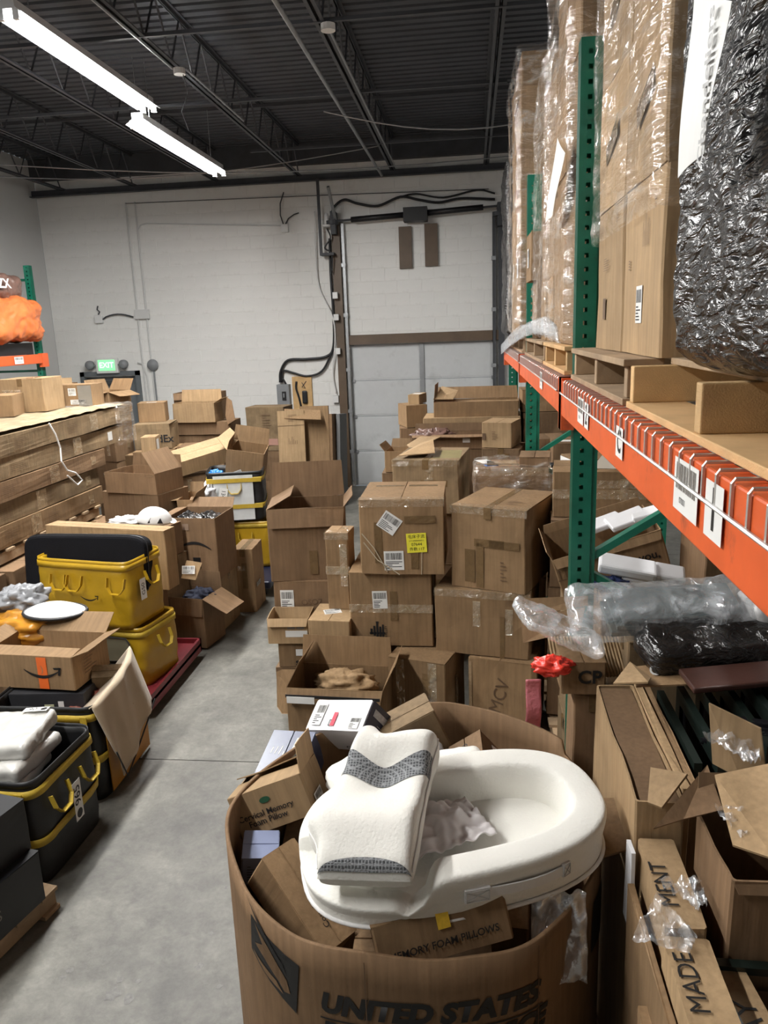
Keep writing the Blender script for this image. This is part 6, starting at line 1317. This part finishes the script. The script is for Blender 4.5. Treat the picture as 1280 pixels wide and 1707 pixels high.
# torn label flap and corrugated sheet
tl = board('cardboard_sheet', [PY(1022, 1140, 2.45), PY(1050, 1104, 2.6), PY(1085, 1130, 2.5), PY(1080, 1138, 2.42)], KRAFT2, .006, 'crumpled pale torn tape flap above the sunken-top carton', 'cardboard')
cb = board('torn_label_flap', [PY(1060, 1145, 2.50), PY(1060, 1112, 2.66), PY(1160, 1100, 2.72), PY(1185, 1140, 2.52)], KRAFT, .006, 'torn carton flap with white CTN lettering before the dark board', 'cardboard')
lettering(cb, 'CTN :', frame_mat(PY(1112, 1120, 2.60)-Vector(cb.location)+Vector((0, -.01, .012)), (1, .1, 0), (0, -.75, .66)), .05, WHITEPAPER, .001)
cg = empty('corrugated_sheet', PY(985, 1108, 2.98)+Vector((0, 0, .03)), (.40, 0, .05), 'ridged tan corrugated sheet below the plastic bag', 'cardboard')
MB().grid(lambda u, v: (-.16+.34*u, -.10+.22*v, .004*math.sin(u*2*math.pi*26)), 26*6, 4).build('ridged_sheet', KRAFT2, cg, smooth=True, solid=.003)
carton('carton', 'carton end lettered CP below the ridged sheet', (.42, 2.90, 1.26), .03, (.17, .18, .13), KRAFT, marks=[('text', 'f', .62, .55, 'CP', .075, 0, INK, .002)])
column(.47, 2.94, 1.25, .16, .22, 3, .0, 'buried carton below the CP carton', z0=0.)
column(.90, 2.98, 1.46, .58, .26, 3, .0, 'buried carton below the black bag pile', z0=0.)
# clear bag around grey frames
gf = empty('bagged_goods', (.72, 2.86, 1.56), (.28, -.04, .06), 'grey picture frames sealed in a crumpled clear plastic bag on the pile', 'bagged goods')
for k in range(3): MB().box(-.22+.02*k, .26, -.10, .10, .0+.028*k, .022+.028*k).build('frame_panel', mat('slate frame', (.075, .095, .098), rough=.35, var=.1), gf, bevel=.004)
crumple_box(-.36, .30, -.13, .13, -.03, .11, 'clear_bag', FILMH, gf, amp=.020, freq=7, n=60, r=.05, seed=90, ridge=.004)
bgp = empty('clear_plastic_bag', (.32, 2.86, 1.52), (.1, .45, .25), 'loose end of clear plastic bag trailing left towards the red plastic', 'plastic bag')
crumple_box(-.16, .16, -.12, .12, -.03, .03, 'bag', FILMH, bgp, amp=.03, freq=8, n=50, r=.03, seed=91)
bk = empty('black_bag', (.90, 2.72, 1.49), (.25, -.05, .1), 'shiny black plastic bag goods under the bagged frames', 'plastic bag')
crumple_box(-.30, .34, -.12, .12, -.02, .10, 'bag', BLACKFILM, bk, amp=.02, freq=7, n=60, r=.04, seed=92, ridge=.004)
blob('red_plastic', 'crumpled bright red plastic bag under the clear plastic', 'plastic bag', PY(920, 1110, 2.80), (.075, .05, .035), mat('red poly', (.80, .05, .03), rough=.3, bump=.5, bscale=20), .4, 3, 95)
pk = empty('pink_bubble_strip', PY(889, 1180, 2.85), (0, 0, .1), 'strip of pink bubble wrap hanging beside the marker-lettered carton', 'bubble wrap')
MB().grid(lambda u, v: (-.03+.06*u, .01*math.sin(v*9), -.14+.26*v), 6, 24).build('strip', mat('pink bubble film', (.70, .22, .26), rough=.25, alpha=.75, bump=.6, bscale=60), pk, smooth=True, solid=.006)
board('cardboard_sheet', [PY(868, 1030, 3.02), PY(975, 1012, 3.0), PY(968, 1050, 2.95), PY(872, 1072, 2.98)], KRAFT, .006, 'wide carton flap left of the clear bag, lower one', 'cardboard')
board('cardboard_sheet', [PY(867, 998, 3.08), PY(980, 993, 3.06), PY(980, 1010, 3.04), PY(868, 1028, 3.06)], KRAFT, .006, 'wide carton flap left of the clear bag, upper one', 'cardboard')
board('cardboard_sheet', [PY(1100, 1000, 3.02), PY(1290, 955, 3.0), PY(1290, 1005, 2.95), PY(1110, 1030, 2.98)], KRAFT, .02, 'long tan cardboard panel behind the bagged frames at right', 'cardboard')
tag(crumple_box(1.0, 1.35, 2.72, 2.95, 1.56, 1.66, 'white_foam_bag', mat('white foam film', (.62, .62, .62), rough=.4, bump=.4, bscale=12), None, amp=.02, freq=6, n=30, r=.04, seed=97), 'white foam sheet in plastic at the right edge behind the black bag', 'packing foam')
# bubble wrap scraps on the frame cartons
for k, (x, y, z, s, r) in enumerate(((.53, 1.72, 1.275, .06, (0, .1, .3)), (.45, 1.60, 1.265, .075, (.1, -.3, .9)), (.66, 1.78, 1.43, .06, (.3, .2, 0)), (.74, 2.04, 1.50, .08, (.2, 0, .2)))):
    o = empty('film_scrap', (x, y, z), r, ('clear film scrap on the MENT frame carton', 'clear film scrap pointing left over the MADE frame carton', 'clear film bunched in the tall torn carton', 'clear film scrap above the square tan flap')[k], 'plastic film', 'film scraps on the frame cartons')
    MB().grid(lambda u, v: ((u-.5)*s*2*(.3+.7*v), (v-.5)*s*1.6, .03*noise.fractal(Vector((u*4, v*4, k)), 1, 2, 3)), 24, 24).build('film', FILMH, o, smooth=True)
